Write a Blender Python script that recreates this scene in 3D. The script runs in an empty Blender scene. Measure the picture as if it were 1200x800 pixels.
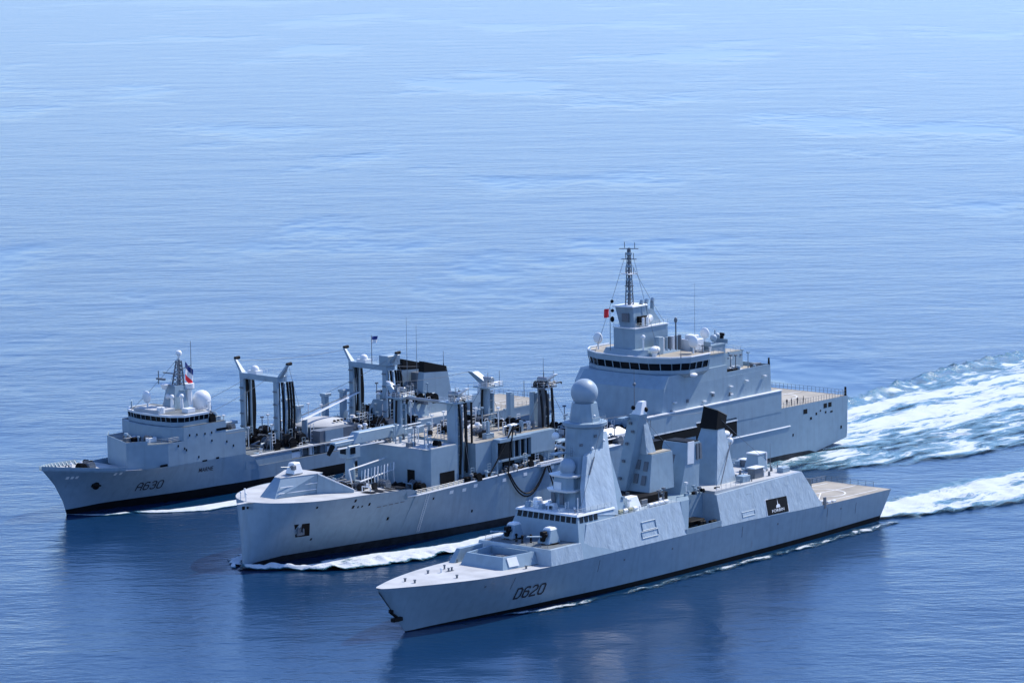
import bpy, bmesh, math, random
from mathutils import Vector, noise
R = math.radians
SC = bpy.context.scene
COL = SC.collection
# ------------------------------------------------------------------ camera
PIT, ROLL = 7.688, 0.873
cd = bpy.data.cameras.new('camera'); cam = bpy.data.objects.new('camera', cd); COL.objects.link(cam)
cd.sensor_width = 36; cd.lens = 4096/1200*36; cd.clip_start = 1; cd.clip_end = 60000
cam.location = (0, 0, 138.7)
from mathutils import Matrix
cam.matrix_world = Matrix.Translation((0, 0, 138.7)) @ Matrix.Rotation(R(90-PIT), 4, 'X') @ Matrix.Rotation(R(-ROLL), 4, 'Z')
SC.camera = cam
# ------------------------------------------------------------------ light
SUN_AZ, SUN_EL = 38.0, 49.0      # azimuth counted from +X towards +Y
w = bpy.data.worlds.new('World'); SC.world = w; w.use_nodes = True
nt = w.node_tree; bg = nt.nodes['Background']
sky = nt.nodes.new('ShaderNodeTexSky'); sky.sky_type = 'NISHITA'; sky.sun_disc = False
sky.sun_elevation = R(SUN_EL); sky.sun_rotation = R(90-SUN_AZ)
sky.air_density = 1.0; sky.dust_density = 0.0; sky.ozone_density = 4.0; sky.altitude = 0
tint = nt.nodes.new('ShaderNodeMix'); tint.data_type = 'RGBA'; tint.blend_type = 'MULTIPLY'; tint.inputs[0].default_value = 1
tint.inputs[7].default_value = (.85, .955, 1.25, 1); nt.links.new(sky.outputs[0], tint.inputs[6]); nt.links.new(tint.outputs[2], bg.inputs[0]); bg.inputs[1].default_value = 0.15
sl = bpy.data.lights.new('sun', 'SUN'); sun = bpy.data.objects.new('sun', sl); COL.objects.link(sun)
sl.energy = 4.2; sl.angle = R(0.53); sl.color = (1.0, 0.95, 0.87)
sd = Vector((math.cos(R(SUN_AZ))*math.cos(R(SUN_EL)), math.sin(R(SUN_AZ))*math.cos(R(SUN_EL)), math.sin(R(SUN_EL))))
sun.rotation_euler = sd.to_track_quat('Z', 'Y').to_euler()
SC.view_settings.view_transform = 'Standard'; SC.view_settings.look = 'None'
SC.view_settings.exposure = 0.38; SC.view_settings.gamma = 1; SC.view_settings.use_curve_mapping = False
# ------------------------------------------------------------------ materials
def mat(name, col, rough=0.5, metal=0.0, var=0.12, scale=0.6, bump=0.0, bscale=1.0, streak=0.0, rust=0.0, stretch=(1, 1, 1), var2=0.0):
    m = bpy.data.materials.new(name); m.use_nodes = True; t = m.node_tree; N = t.nodes; Lk = t.links
    p = N['Principled BSDF']; p.inputs['Roughness'].default_value = rough; p.inputs['Metallic'].default_value = metal
    tc = N.new('ShaderNodeTexCoord')
    mp = N.new('ShaderNodeMapping'); Lk.new(tc.outputs['Object'], mp.inputs[0]); mp.inputs['Scale'].default_value = stretch
    n1 = N.new('ShaderNodeTexNoise'); n1.inputs['Scale'].default_value = scale; n1.inputs['Detail'].default_value = 6
    Lk.new(mp.outputs[0], n1.inputs[0])
    mr = N.new('ShaderNodeMapRange'); mr.inputs[1].default_value = .3; mr.inputs[2].default_value = .7
    mr.inputs[3].default_value = 1-var; mr.inputs[4].default_value = 1+var
    Lk.new(n1.outputs[0], mr.inputs[0])
    mul = N.new('ShaderNodeMix'); mul.data_type = 'RGBA'; mul.blend_type = 'MULTIPLY'; mul.inputs[0].default_value = 1
    mul.inputs[6].default_value = (*col, 1); Lk.new(mr.outputs[0], mul.inputs[7])
    out = mul.outputs[2]
    if streak:
        ms = N.new('ShaderNodeMapping'); Lk.new(tc.outputs['Object'], ms.inputs[0]); ms.inputs['Scale'].default_value = (1.1, .6, .07)
        n2 = N.new('ShaderNodeTexNoise'); n2.inputs['Scale'].default_value = 1.0; n2.inputs['Detail'].default_value = 5
        Lk.new(ms.outputs[0], n2.inputs[0])
        r2 = N.new('ShaderNodeMapRange'); r2.inputs[1].default_value = .52; r2.inputs[2].default_value = .72
        r2.inputs[3].default_value = 0; r2.inputs[4].default_value = streak; Lk.new(n2.outputs[0], r2.inputs[0])
        mx = N.new('ShaderNodeMix'); mx.data_type = 'RGBA'; Lk.new(r2.outputs[0], mx.inputs[0])
        Lk.new(out, mx.inputs[6]); mx.inputs[7].default_value = (col[0]*.62, col[1]*.6, col[2]*.55, 1); out = mx.outputs[2]
    if rust:
        n3 = N.new('ShaderNodeTexNoise'); n3.inputs['Scale'].default_value = 1.0; n3.inputs['Detail'].default_value = 7; n3.inputs['Roughness'].default_value = .7
        m3 = N.new('ShaderNodeMapping'); Lk.new(tc.outputs['Object'], m3.inputs[0]); m3.inputs['Scale'].default_value = (.7, .7, .22); m3.inputs['Location'].default_value = (31, 7, 3)
        Lk.new(m3.outputs[0], n3.inputs[0])
        r3 = N.new('ShaderNodeMapRange'); r3.inputs[1].default_value = .63; r3.inputs[2].default_value = .74
        r3.inputs[3].default_value = 0; r3.inputs[4].default_value = rust; Lk.new(n3.outputs[0], r3.inputs[0])
        mx = N.new('ShaderNodeMix'); mx.data_type = 'RGBA'; Lk.new(r3.outputs[0], mx.inputs[0])
        Lk.new(out, mx.inputs[6]); mx.inputs[7].default_value = (.16, .09, .05, 1); out = mx.outputs[2]
    Lk.new(out, p.inputs['Base Color'])
    if bump:
        nb = N.new('ShaderNodeTexNoise'); nb.inputs['Scale'].default_value = bscale; nb.inputs['Detail'].default_value = 2; nb.inputs['Distortion'].default_value = .6
        Lk.new(mp.outputs[0], nb.inputs[0])
        b = N.new('ShaderNodeBump'); b.inputs['Strength'].default_value = 1; b.inputs['Distance'].default_value = bump
        Lk.new(nb.outputs[0], b.inputs['Height']); Lk.new(b.outputs[0], p.inputs['Normal'])
    return m
GREY = (.21, .30, .375)
def _dark(m):
    m.node_tree.nodes['Principled BSDF'].inputs['Specular IOR Level'].default_value = .15; return m
M_ = dict(
    hull=mat('hull_paint', GREY, .42, var=.06, streak=.3, rust=.3, bump=.012, bscale=.35),
    paint=mat('navy_grey_paint', (.23, .32, .39), .45, var=.06, streak=.25, bump=.008, bscale=.6),
    plated=mat('buckled_sunlit_plating', (.36, .44, .50), .36, streak=.1, bump=.10, bscale=.8, stretch=(1.4, 1, .7)),  # buckled plating; paler than the grey paint to carry sunlight in its colour
    dull=mat('dark_grey_paint', (.12, .14, .165), .55, streak=.3),
    boot=mat('boot_topping_paint', (.004, .005, .007), .6, var=.4),
    bootgrey=mat('worn_boot_topping', (.022, .026, .032), .6, var=.4),
    deck=mat('light_deck_paint', (.43, .44, .44), .75, var=.16, scale=.25, rust=.25),
    beige=mat('beige_deck_coating', (.33, .30, .245), .8, var=.28, scale=.16, rust=.4),
    ddeck=mat('grey_deck_coating', (.13, .15, .16), .8, var=.3, scale=.3, rust=.2),
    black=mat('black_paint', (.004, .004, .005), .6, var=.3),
    glass=mat('dark_window_glass', (.006, .009, .013), .15, var=.1),
    white=mat('white_paint', (.74, .75, .75), .4, var=.05),
    dome=mat('radome_shell', (.29, .37, .44), .45, var=.04),
    domew=mat('white_radome_shell', (.72, .74, .75), .4, var=.04),
    steel=mat('bare_steel', (.3, .31, .32), .4, .6),
    hose=mat('black_rubber', (.015, .015, .016), .55),
    red=mat('red_cloth', (.72, .02, .03), .8, var=.1),
    blue=mat('blue_cloth', (.01, .03, .18), .8, var=.1),
    wcloth=mat('white_cloth', (.75, .75, .75), .8, var=.05),
    line=mat('white_line_paint', (.7, .7, .68), .7, var=.2),
    skin=mat('skin', (.45, .27, .19), .6, var=.05),
    navy=mat('dark_navy_clothing', (.015, .02, .035), .85),
    num=mat('number_paint', (.018, .02, .03), .6),
    numw=mat('number_shade_paint', (.5, .52, .55), .6),
    orange=mat('orange_plastic', (.7, .16, .03), .5),
    green=mat('olive_cover', (.28, .27, .16), .8),
)
for k_ in ('boot', 'black', 'bootgrey', 'hose', 'glass'): _dark(M_[k_])
# ------------------------------------------------------------------ builders (ship coordinates: u aft, v to port, z up)
def P(u, v, z): return Vector((u, -v, z))
class MB:
    def __init__(s): s.b = bmesh.new()
    def faces(s, vs, fs):
        bv = [s.b.verts.new(P(*v)) for v in vs]
        for f in fs:
            try: s.b.faces.new([bv[i] for i in f])
            except ValueError: pass
        return s
    def prism(s, bot, z0, top, z1):
        """bot/top: lists of (u,v); z may be a number or a list"""
        n = len(bot)
        za = z0 if isinstance(z0, (list, tuple)) else [z0]*n
        zb = z1 if isinstance(z1, (list, tuple)) else [z1]*n
        vs = [(p[0], p[1], za[i]) for i, p in enumerate(bot)] + [(p[0], p[1], zb[i]) for i, p in enumerate(top)]
        fs = [list(range(n))[::-1], [n+i for i in range(n)]] + [[i, (i+1) % n, n+(i+1) % n, n+i] for i in range(n)]
        return s.faces(vs, fs)
    def box(s, u0, u1, v0, v1, z0, z1):
        q = [(u0, v0), (u1, v0), (u1, v1), (u0, v1)]
        return s.prism(q, z0, q, z1)
    def taper(s, a, z0, b, z1):
        q = lambda r: [(r[0], r[2]), (r[1], r[2]), (r[1], r[3]), (r[0], r[3])]
        return s.prism(q(a), z0, q(b), z1)
    def cone(s, p0, p1, r0, r1=None, n=12):
        r1 = r0 if r1 is None else r1
        a, b = P(*p0), P(*p1); d = (b-a).normalized()
        x = d.orthogonal().normalized(); y = d.cross(x)
        A, B = [], []
        for i in range(n):
            t = 2*math.pi*(i+.5)/n; o = x*math.cos(t)+y*math.sin(t)
            A.append(s.b.verts.new(a+o*r0)); B.append(s.b.verts.new(b+o*r1))
        for i in range(n): s.b.faces.new([A[i], A[(i+1) % n], B[(i+1) % n], B[i]])
        s.b.faces.new(A[::-1]); s.b.faces.new(B)
        return s
    def tube(s, pts, r, n=8):
        for i in range(len(pts)-1): s.cone(pts[i], pts[i+1], r, r, n)
        return s
    def ball(s, c, r, sx=1, sy=1, sz=1, seg=28, rings=18, zmin=None):
        m = Matrix.Translation(P(*c)) @ Matrix.Diagonal((r*sx, r*sy, r*sz, 1))
        res = bmesh.ops.create_uvsphere(s.b, u_segments=seg, v_segments=rings, radius=1, matrix=m)
        return s
    def lathe(s, c, prof, n=24):
        """prof: list of (r, z) around vertical axis at (u,v)"""
        rows = []
        for r, z in prof:
            rows.append([s.b.verts.new(P(c[0]+r*math.cos(2*math.pi*i/n), c[1]+r*math.sin(2*math.pi*i/n), z)) for i in range(n)])
        for a, b in zip(rows, rows[1:]):
            for i in range(n): s.b.faces.new([a[i], a[(i+1) % n], b[(i+1) % n], b[i]])
        s.b.faces.new(rows[0][::-1]); s.b.faces.new(rows[-1])
        return s
    def rail(s, pts, h=1.1, step=1.8, r=.035, rows=3):
        for a, b in zip(pts, pts[1:]):
            A, B = Vector(a), Vector(b); L = (B-A).length; k = max(1, int(round(L/step)))
            for i in range(k+1):
                q = A.lerp(B, i/k); s.cone(q, (q.x, q.y, q.z+h), r, r, 4)
            for j in range(rows):
                z = h*(j+1)/rows
                s.cone((A.x, A.y, A.z+z), (B.x, B.y, B.z+z), r*.6, r*.6, 4)
        return s
    def build(s, name, m, parent=None, smooth=None, bev=0):
        bmesh.ops.remove_doubles(s.b, verts=s.b.verts, dist=1e-5) if smooth else None
        bmesh.ops.recalc_face_normals(s.b, faces=s.b.faces)
        if bev:
            bmesh.ops.bevel(s.b, geom=[e for e in s.b.edges if e.calc_face_angle(0) > .5], offset=bev, segments=1, affect='EDGES')
        me = bpy.data.meshes.new(name); s.b.to_mesh(me); s.b.free()
        o = bpy.data.objects.new(name, me); COL.objects.link(o)
        me.materials.append(M_[m] if isinstance(m, str) else m)
        if parent: o.parent = parent
        if smooth:
            for p in me.polygons: p.use_smooth = True
            try: me.set_sharp_from_angle(angle=R(smooth if smooth > 1 else 35))
            except Exception: pass
        return o
def interp(tab, x):
    if x <= tab[0][0]: return tab[0][1]
    for (a, fa), (b, fb) in zip(tab, tab[1:]):
        if x <= b: return fa+(fb-fa)*(x-a)/(b-a)
    return tab[-1][1]
def smooth_interp(tab, x):
    # monotone-ish Catmull-Rom on a table
    if x <= tab[0][0]: return tab[0][1]
    if x >= tab[-1][0]: return tab[-1][1]
    for i in range(len(tab)-1):
        a, fa = tab[i]; b, fb = tab[i+1]
        if x <= b:
            d = (fb-fa)/(b-a)
            m0 = d if i == 0 else (0 if (fa-tab[i-1][1])*(fb-fa) <= 0 else .5*((fa-tab[i-1][1])/(a-tab[i-1][0])+d))
            m1 = d if i == len(tab)-2 else (0 if (tab[i+2][1]-fb)*(fb-fa) <= 0 else .5*((tab[i+2][1]-fb)/(tab[i+2][0]-b)+d))
            if i == 0: m0 = min(2.5*abs(d), abs(d)*2)*(1 if d > 0 else -1)
            h = b-a; t = (x-a)/h
            return (2*t**3-3*t**2+1)*fa+(t**3-2*t**2+t)*h*m0+(-2*t**3+3*t**2)*fb+(t**3-t**2)*h*m1
class Hull:
    def __init__(s, L, Zd, Bd, Bw, stem, stern, pw, zbot, boot):
        s.L, s.Zd, s.Bd, s.Bw, s.stem, s.stern, s.pw, s.zbot, s.boot = L, Zd, Bd, Bw, stem, stern, pw, zbot, boot
    def half(s, d, z, zd):
        f = max(0, min(1, z/zd)); bd, bw = smooth_interp(s.Bd, d), smooth_interp(s.Bw, d)
        b = bw+(bd-bw)*f**interp(s.pw, d)
        if z < 0: b = bw*(1+.03*z)
        return max(b, .04)
    def pt(s, d, z, zd=None):
        zd = zd or interp(s.Zd, d)
        zz = interp(s.Zd, 0)
        u0 = interp(s.stem, z); u1 = s.L+interp(s.stern, z)
        u = u0+(u1-u0)*d/s.L
        return u, s.half(d, z, zd)
    def hv(s, u, z):
        u0 = interp(s.stem, z); u1 = s.L+interp(s.stern, z)
        d = (u-u0)/(u1-u0)*s.L
        return s.half(d, z, interp(s.Zd, d))
    def deckv(s, u):
        z = interp(s.Zd, u); return s.hv(u, z)
    def build(s, ship, mh, mb, steps=()):
        ds = sorted(set([0, .3, .8, 1.5, 2.5, 4, 6, 8, 10, 13]+[16+3*i for i in range(int((s.L-16)/3))]+[s.L]+[x for st in steps for x in (st-.02, st+.02)]))
        def levels(lo, hi, n): return [lo+(hi-lo)*i/n for i in range(n+1)]
        for nm, m, a in (('hull_side', mh, 1), ('boot_topping', mb, 0)):
            b = MB(); rows = []
            for d in ds:
                zd = interp(s.Zd, d); zb = interp(s.zbot, d); zk = max(interp(s.boot, d), zb+.02)
                lv = levels(zk, zd, 10) if a else levels(zb, zk, 2)
                rows.append([(*s.pt(d, z, zd), z) for z in lv])
            for sg in (1, -1):
                g = [[b.b.verts.new(P(u, v*sg, z)) for u, v, z in r] for r in rows]
                for p, q in zip(g, g[1:]):
                    for i in range(len(p)-1): b.b.faces.new([p[i], q[i], q[i+1], p[i+1]])
                if sg == 1: gp = g
                else:
                    for i in range(len(g[0])-1):
                        b.b.faces.new([gp[0][i], gp[0][i+1], g[0][i+1], g[0][i]])
                        b.b.faces.new([gp[-1][i], gp[-1][i+1], g[-1][i+1], g[-1][i]])
                    if not a:
                        for k in range(len(g)-1): b.b.faces.new([gp[k][0], gp[k+1][0], g[k+1][0], g[k][0]])
            o = b.build(nm, mh if a else mb, ship, smooth=40)
        return ds
    def deck(s, ship, name, m, u0, u1, dz=-.02, inset=.0, n=None):
        b = MB(); us = [u0+(u1-u0)*i/(n or 40) for i in range((n or 40)+1)]
        L, Rr, C = [], [], []
        for u in us:
            z = interp(s.Zd, u); v = s.hv(u, z)-inset
            L.append(b.b.verts.new(P(u, v, z+dz))); Rr.append(b.b.verts.new(P(u, -v, z+dz)))
        for i in range(len(us)-1): b.b.faces.new([L[i], L[i+1], Rr[i+1], Rr[i]])
        return b.build(name, m, ship)
def empty(name, loc, rz, label, cat, group=None):
    o = bpy.data.objects.new(name, None); COL.objects.link(o); o.location = loc; o.rotation_euler = (0, 0, rz)
    o['label'] = label; o['category'] = cat
    if group: o['group'] = group
    return o
def tag(o, label, cat, group=None, kind=None):
    o['label'] = label; o['category'] = cat
    if group: o['group'] = group
    if kind: o['kind'] = kind
    return o
def text_on(ship, txt, fn, name, m, parent=None, shear=.18, sx=1.0):
    """flat lettering: fn(x, y) -> (u, v, z)"""
    cu = bpy.data.curves.new('lettering', 'FONT'); cu.body = txt; cu.size = 1; cu.shear = shear; cu.offset = .01
    to = bpy.data.objects.new('lettering', cu); COL.objects.link(to)
    bpy.context.view_layer.update()
    dg = bpy.context.evaluated_depsgraph_get(); me = bpy.data.meshes.new_from_object(to.evaluated_get(dg))
    bpy.data.objects.remove(to)
    bm = bmesh.new(); bm.from_mesh(me)
    bmesh.ops.triangulate(bm, faces=bm.faces)
    for v in bm.verts: v.co = P(*fn(v.co.x*sx, v.co.y))
    bm.to_mesh(me); bm.free(); me.materials.clear(); me.materials.append(M_[m])
    o = bpy.data.objects.new(name, me); COL.objects.link(o); o.parent = parent or ship
    return o
def win_row(pts0, pts1, n, gap=.22, off=.05):
    """dark panes along a wall strip: pts0 = (A_bottom, B_bottom), pts1 = (A_top, B_top); off is outward in (u,v)"""
    b = MB(); A, B = Vector(pts0[0]), Vector(pts0[1]); C_, D = Vector(pts1[0]), Vector(pts1[1])
    nrm = (B-A).cross(C_-A).normalized()
    o = nrm*off
    for i in range(n):
        t0, t1 = (i+gap/2)/n, (i+1-gap/2)/n
        q = [A.lerp(B, t0), A.lerp(B, t1), C_.lerp(D, t1), C_.lerp(D, t0)]
        vs = [tuple(x+o) for x in q]+[tuple(x-o) for x in q]
        b.faces(vs, [[0, 1, 2, 3], [7, 6, 5, 4], [0, 1, 5, 4], [1, 2, 6, 5], [2, 3, 7, 6], [3, 0, 4, 7]])
    return b
def clutter(ship, kinds, n, ur, vr, zf, seed, avoid=(), sc=1.0):  # colour picks lean to dull and black, painting in shadow among the gear
    rnd = random.Random(seed); i = 0
    while i < n:
        u, v = rnd.uniform(*ur), rnd.uniform(*vr)
        if any(a[0] < u < a[1] and a[2] < v < a[3] for a in avoid): 
            if rnd.random() < .9: continue
        z = zf(u) if callable(zf) else zf
        k = rnd.choice(kinds); b = MB(); s = rnd.uniform(.7, 1.3)*sc
        if k == 'deck_locker':
            a, c, h = 1.0*s, .5*s, .8*s; b.box(u-a, u+a, v-c, v+c, z, z+h); b.box(u-a*1.04, u+a*1.04, v-c*1.08, v+c*1.08, z+h, z+h+.08)
            m = rnd.choice(['paint', 'dull', 'white', 'dull', 'black'])
        elif k == 'vent':
            b.cone((u, v, z), (u, v, z+1.1*s), .28*s, .28*s, 10); b.cone((u, v, z+1.1*s), (u, v, z+1.45*s), .5*s, .35*s, 12); m = rnd.choice(['paint', 'white', 'dull'])
        elif k == 'winch':
            b.cone((u, v-.9*s, z+.8*s), (u, v+.9*s, z+.8*s), .5*s, .5*s, 14)
            for q in (-1, -.2, 1): b.cone((u, v+q*.9*s-.05, z+.8*s), (u, v+q*.9*s+.05, z+.8*s), .8*s, .8*s, 14)
            b.box(u-.7*s, u+.7*s, v-1.1*s, v-.95*s, z, z+.9*s).box(u-.7*s, u+.7*s, v+.95*s, v+1.1*s, z, z+.9*s); m = rnd.choice(['dull', 'black', 'black'])
        elif k == 'bollard':
            for q in (-.45, .45): b.cone((u+q, v, z), (u+q, v, z+.6), .18, .18, 10).cone((u+q, v, z+.6), (u+q, v, z+.7), .26, .26, 10)
            b.box(u-.8, u+.8, v-.28, v+.28, z, z+.08); m = 'dull'
        elif k == 'deck_pipe':
            L = rnd.uniform(2, 7)*sc; r = rnd.uniform(.1, .22); hz = rnd.uniform(.3, 1.3)*sc
            if rnd.random() < .6: b.tube([(u, v, z), (u, v, z+hz), (u+L, v, z+hz), (u+L, v, z)], r)
            else: b.tube([(u, v, z), (u, v, z+hz), (u, v+L*.6, z+hz), (u, v+L*.6, z)], r)
            b.cone((u+L*.4 if rnd.random() < .6 else u, v, z+hz-.3), (u+L*.4 if rnd.random() < .6 else u, v, z+hz+.35), .3, .3, 8)
            m = rnd.choice(['paint', 'dull', 'white', 'dull', 'black', 'black'])
        elif k == 'stub_post':
            h = rnd.uniform(1.5, 4)*sc; b.cone((u, v, z), (u, v, z+h), .14, .1, 8); b.box(u-.3, u+.3, v-.3, v+.3, z+h, z+h+.35); m = rnd.choice(['paint', 'dull', 'white'])
        elif k == 'hose_reel':
            b.cone((u, v-.3*s, z+.8*s), (u, v+.3*s, z+.8*s), .7*s, .7*s, 14); b.box(u-.5*s, u+.5*s, v-.45*s, v+.45*s, z, z+.25*s); m = 'hose'
        elif k == 'ladder_frame':
            h = rnd.uniform(1.8, 3.2)*sc
            for q in (-.5, .5): b.tube([(u+q, v, z), (u+q, v, z+h)], .07, 6)
            for j in range(5): b.cone((u-.5, v, z+h*(j+1)/5), (u+.5, v, z+h*(j+1)/5), .05, .05, 6)
            m = rnd.choice(['paint', 'white'])
        b.build(k, m, ship, bev=.03 if k == 'deck_locker' else 0); i += 1
def window_spots(ship, name, spots, m='glass'):
    for (u0, u1, z0, z1, v) in spots:
        MB().box(u0, u1, v-.06, v+.03, z0, z1).build(name, m, ship)
def antenna_whip(ship, u, v, z, h, r=.06): MB().cone((u, v, z), (u, v, z+.9), r*2, r*2, 8).cone((u, v, z+.9), (u, v, z+h), r, r*.4, 6).build('whip_antenna', 'dull', ship)
def dome(ship, u, v, z, r, m='domew', stalk=.8, name='radome'):
    b = MB(); b.lathe((u, v), [(r*.45, z), (r*.4, z+stalk), (r*.8, z+stalk+.1)]+[(r*math.cos(t), z+stalk+.1+r*.75+r*math.sin(t)*1.0) for t in [R(a) for a in (-48, -30, -10, 10, 30, 50, 68, 80)]]+[(.03*r, z+stalk+.1+r*1.75)], 20)
    return b.build(name, m, ship, smooth=50)
def dish(ship, u, v, z, r, m='domew'):
    b = MB().cone((u, v, z), (u, v, z+1.6), .22, .18, 8); b.ball((u-.15, v, z+1.6+r*.8), r, .45, 1, 1, 20, 12)
    return b.build('dish_antenna', m, ship, smooth=50)
# ================================================================== SEA
def sea_material():
    m = bpy.data.materials.new('sea_water'); m.use_nodes = True; t = m.node_tree; N = t.nodes; Lk = t.links
    p = N['Principled BSDF']; p.inputs['IOR'].default_value = 1.333
    geo = N.new('ShaderNodeNewGeometry')
    def nz(scale, detail, loc=(0, 0, 0), sc=(1, 1, 1), rot=0, rough=.55):
        mp = N.new('ShaderNodeMapping'); mp.inputs['Location'].default_value = loc; mp.inputs['Scale'].default_value = sc; mp.inputs['Rotation'].default_value = (0, 0, rot)
        Lk.new(geo.outputs['Position'], mp.inputs[0])
        n = N.new('ShaderNodeTexNoise'); n.inputs['Scale'].default_value = scale; n.inputs['Detail'].default_value = detail; n.inputs['Roughness'].default_value = rough
        Lk.new(mp.outputs[0], n.inputs[0]); return n.outputs[0]
    def mth(op, a, b, c=None):
        n = N.new('ShaderNodeMath'); n.operation = op
        for i, x in enumerate((a, b, c)):
            if x is None: continue
            if isinstance(x, (int, float)): n.inputs[i].default_value = x
            else: Lk.new(x, n.inputs[i])
        return n.outputs[0]
    fine = nz(.55, 4, sc=(.55, 1.1, 1), rot=R(8)); mid = nz(.13, 3, (11, 3, 0), (.6, 1.2, 1), R(-6)); swell = nz(.022, 2, (5, 9, 0), (.7, 1.2, 1), R(12))
    h = mth('ADD', mth('MULTIPLY', fine, SEA['fine']), mth('ADD', mth('MULTIPLY', mid, SEA['mid']), mth('MULTIPLY', swell, SEA['swell'])))
    # calm slicks: long patches where ripples are damped
    sl_ = nz(.006, 5, (3, 1, 0), (1, .5, 1), R(4), .62)
    mr = N.new('ShaderNodeMapRange'); mr.interpolation_type = 'SMOOTHSTEP'; Lk.new(sl_, mr.inputs[0])
    mr.inputs[1].default_value = .51; mr.inputs[2].default_value = .64; mr.inputs[3].default_value = 1; mr.inputs[4].default_value = .04
    h = mth('MULTIPLY', h, mr.outputs[0])
    b = N.new('ShaderNodeBump'); b.inputs['Strength'].default_value = 1; b.inputs['Distance'].default_value = 1
    Lk.new(h, b.inputs['Height']); Lk.new(b.outputs[0], p.inputs['Normal'])
    # tint: patches of slightly greener / bluer water
    cr = N.new('ShaderNodeMix'); cr.data_type = 'RGBA'; cr.inputs[6].default_value = (*SEA['c0'], 1); cr.inputs[7].default_value = (*SEA['c1'], 1)
    Lk.new(nz(.012, 3, (7, 7, 0)), cr.inputs[0]); Lk.new(cr.outputs[2], p.inputs['Base Color'])
    p.inputs['Roughness'].default_value = SEA['rough']
    return m
SEA = dict(fine=.14, mid=.30, swell=.8, rough=.18, c0=(.002, .021, .060), c1=(.0028, .029, .085))
SEAM = sea_material()
me = bpy.data.meshes.new('sea'); b = bmesh.new()
S_ = 30000
vs = [b.verts.new(q) for q in ((-S_, -2000, 0), (S_, -2000, 0), (S_, 45000, 0), (-S_, 45000, 0))]; b.faces.new(vs); b.to_mesh(me); b.free()
sea = bpy.data.objects.new('sea', me); COL.objects.link(sea); me.materials.append(SEAM); sea['kind'] = 'structure'
# ------------------------------------------------------------------ ships' frames
FR = {'F': ((-25.3, 625.0, 0), 49.47), 'M': ((-56.1, 692.2, 0), 49.19), 'D': ((-103.2, 749.8, 0), 47.35)}
# ================================================================== FRIGATE (nearest)
F = empty('frigate', FR['F'][0], R(FR['F'][1]), 'nearest grey warship, angular frigate with hull number D620 and a ball radome on its mast', 'warship', 'navy ships steaming in company')
HF = Hull(152.9, [(0, 9.3), (20, 8.7), (40, 8.3), (80, 8.1), (100, 7.8), (125, 7.0), (152.9, 6.4)],
          [(0, .15), (4, 2.6), (8, 4.3), (13, 6.0), (20, 7.8), (28, 8.9), (38, 9.6), (55, 10.0), (110, 10.0), (130, 9.6), (152.9, 8.5)],
          [(0, .05), (6, 1.0), (15, 2.5), (28, 4.9), (42, 6.9), (60, 8.4), (90, 9.0), (125, 8.8), (152.9, 7.8)],
          [(-1.5, 8.6), (0, 7.4), (5, 3.4), (9.3, 0)], [(-1, -4.5), (0, -3.8), (6.4, 0)],
          [(0, 1.15), (50, 1.0), (153, .8)], [(0, -1.5), (153, -1.2)], [(0, .15), (15, .45), (40, 1.0), (153, 1.1)])
HF.build(F, 'hull', 'boot')
HF.deck(F, 'foredeck', 'deck', 0.6, 40); HF.deck(F, 'main_deck', 'ddeck', 40, 126); HF.deck(F, 'flight_deck', 'beige', 126, 152.8)
zF = lambda u: interp(HF.Zd, u)
def f_wall(u0b, u0t, u1b, u1t, z1, vt, name, m, zt1=None, vb=None):
    z0, z2 = zF(u0b)-.1, zF(u1b)-.1
    n = 10; b = MB(); e = .06
    for sg in (1,):
        rows = []
        for i in range(n+1):
            t = i/n; ub = u0b+(u1b-u0b)*t; ut = u0t+(u1t-u0t)*t
            vb_ = (HF.deckv(ub)-e) if vb is None else vb; zt = z1+((zt1 or z1)-z1)*t; v_ = vt(ut) if callable(vt) else vt
            rows.append([(ub, vb_, zF(ub)-.1), (ut, v_, zt), (ut, -v_, zt), (ub, -vb_, zF(ub)-.1)])
    g = [[b.b.verts.new(P(*q)) for q in r] for r in rows]
    for p, q in zip(g, g[1:]):
        for i in range(4): b.b.faces.new([p[i], p[(i+1) % 4], q[(i+1) % 4], q[i]])
    b.b.faces.new(g[0]); b.b.faces.new(g[-1])
    return b.build(name, m, F)
f_wall(38.3, 38.8, 47.5, 47.5, 11.3, lambda u: HF.deckv(u)-.62, 'gun_deck_house', 'plated')
MB().box(39.3, 47.4, -8.2, 8.2, 11.3, 11.35).build('gun_deck', 'ddeck', F)
bh = f_wall(46.4, 48.6, 59.5, 59.5, 16.0, 7.5, 'bridge_house', 'paint')
o = f_wall(59.5, 59.5, 79.5, 79.5, 14.6, lambda u: HF.deckv(u)-1.6, 'midship_house', 'plated')
# bridge side walls run into the buckled plating: thin outer plate abaft the bridge front corner
for sg in (1, -1):
    MB().faces([(47.2, sg*9.62, 8.3), (59.4, sg*9.95, 8.2), (59.4, sg*8.5, 14.6), (50.5, sg*8.2, 14.4),
                (47.2, sg*9.3, 8.3), (59.4, sg*9.6, 8.2), (59.4, sg*8.1, 14.6), (50.5, sg*7.7, 14.4)],
               [[0, 1, 2, 3], [4, 5, 6, 7], [0, 1, 5, 4], [1, 2, 6, 5], [2, 3, 7, 6], [3, 0, 4, 7]]).build('side_plating', 'plated', F)
f_wall(91, 91, 126.2, 120.2, 14.2, lambda u: HF.deckv(min(u, 119))-1.35, 'hangar', 'plated', 14.8)
MB().taper((91.2, 119.8, -8.1, 8.1), 14.2, (91.2, 119.8, -8.1, 8.1), 14.82).build('hangar_roof', 'deck', F)
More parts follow.
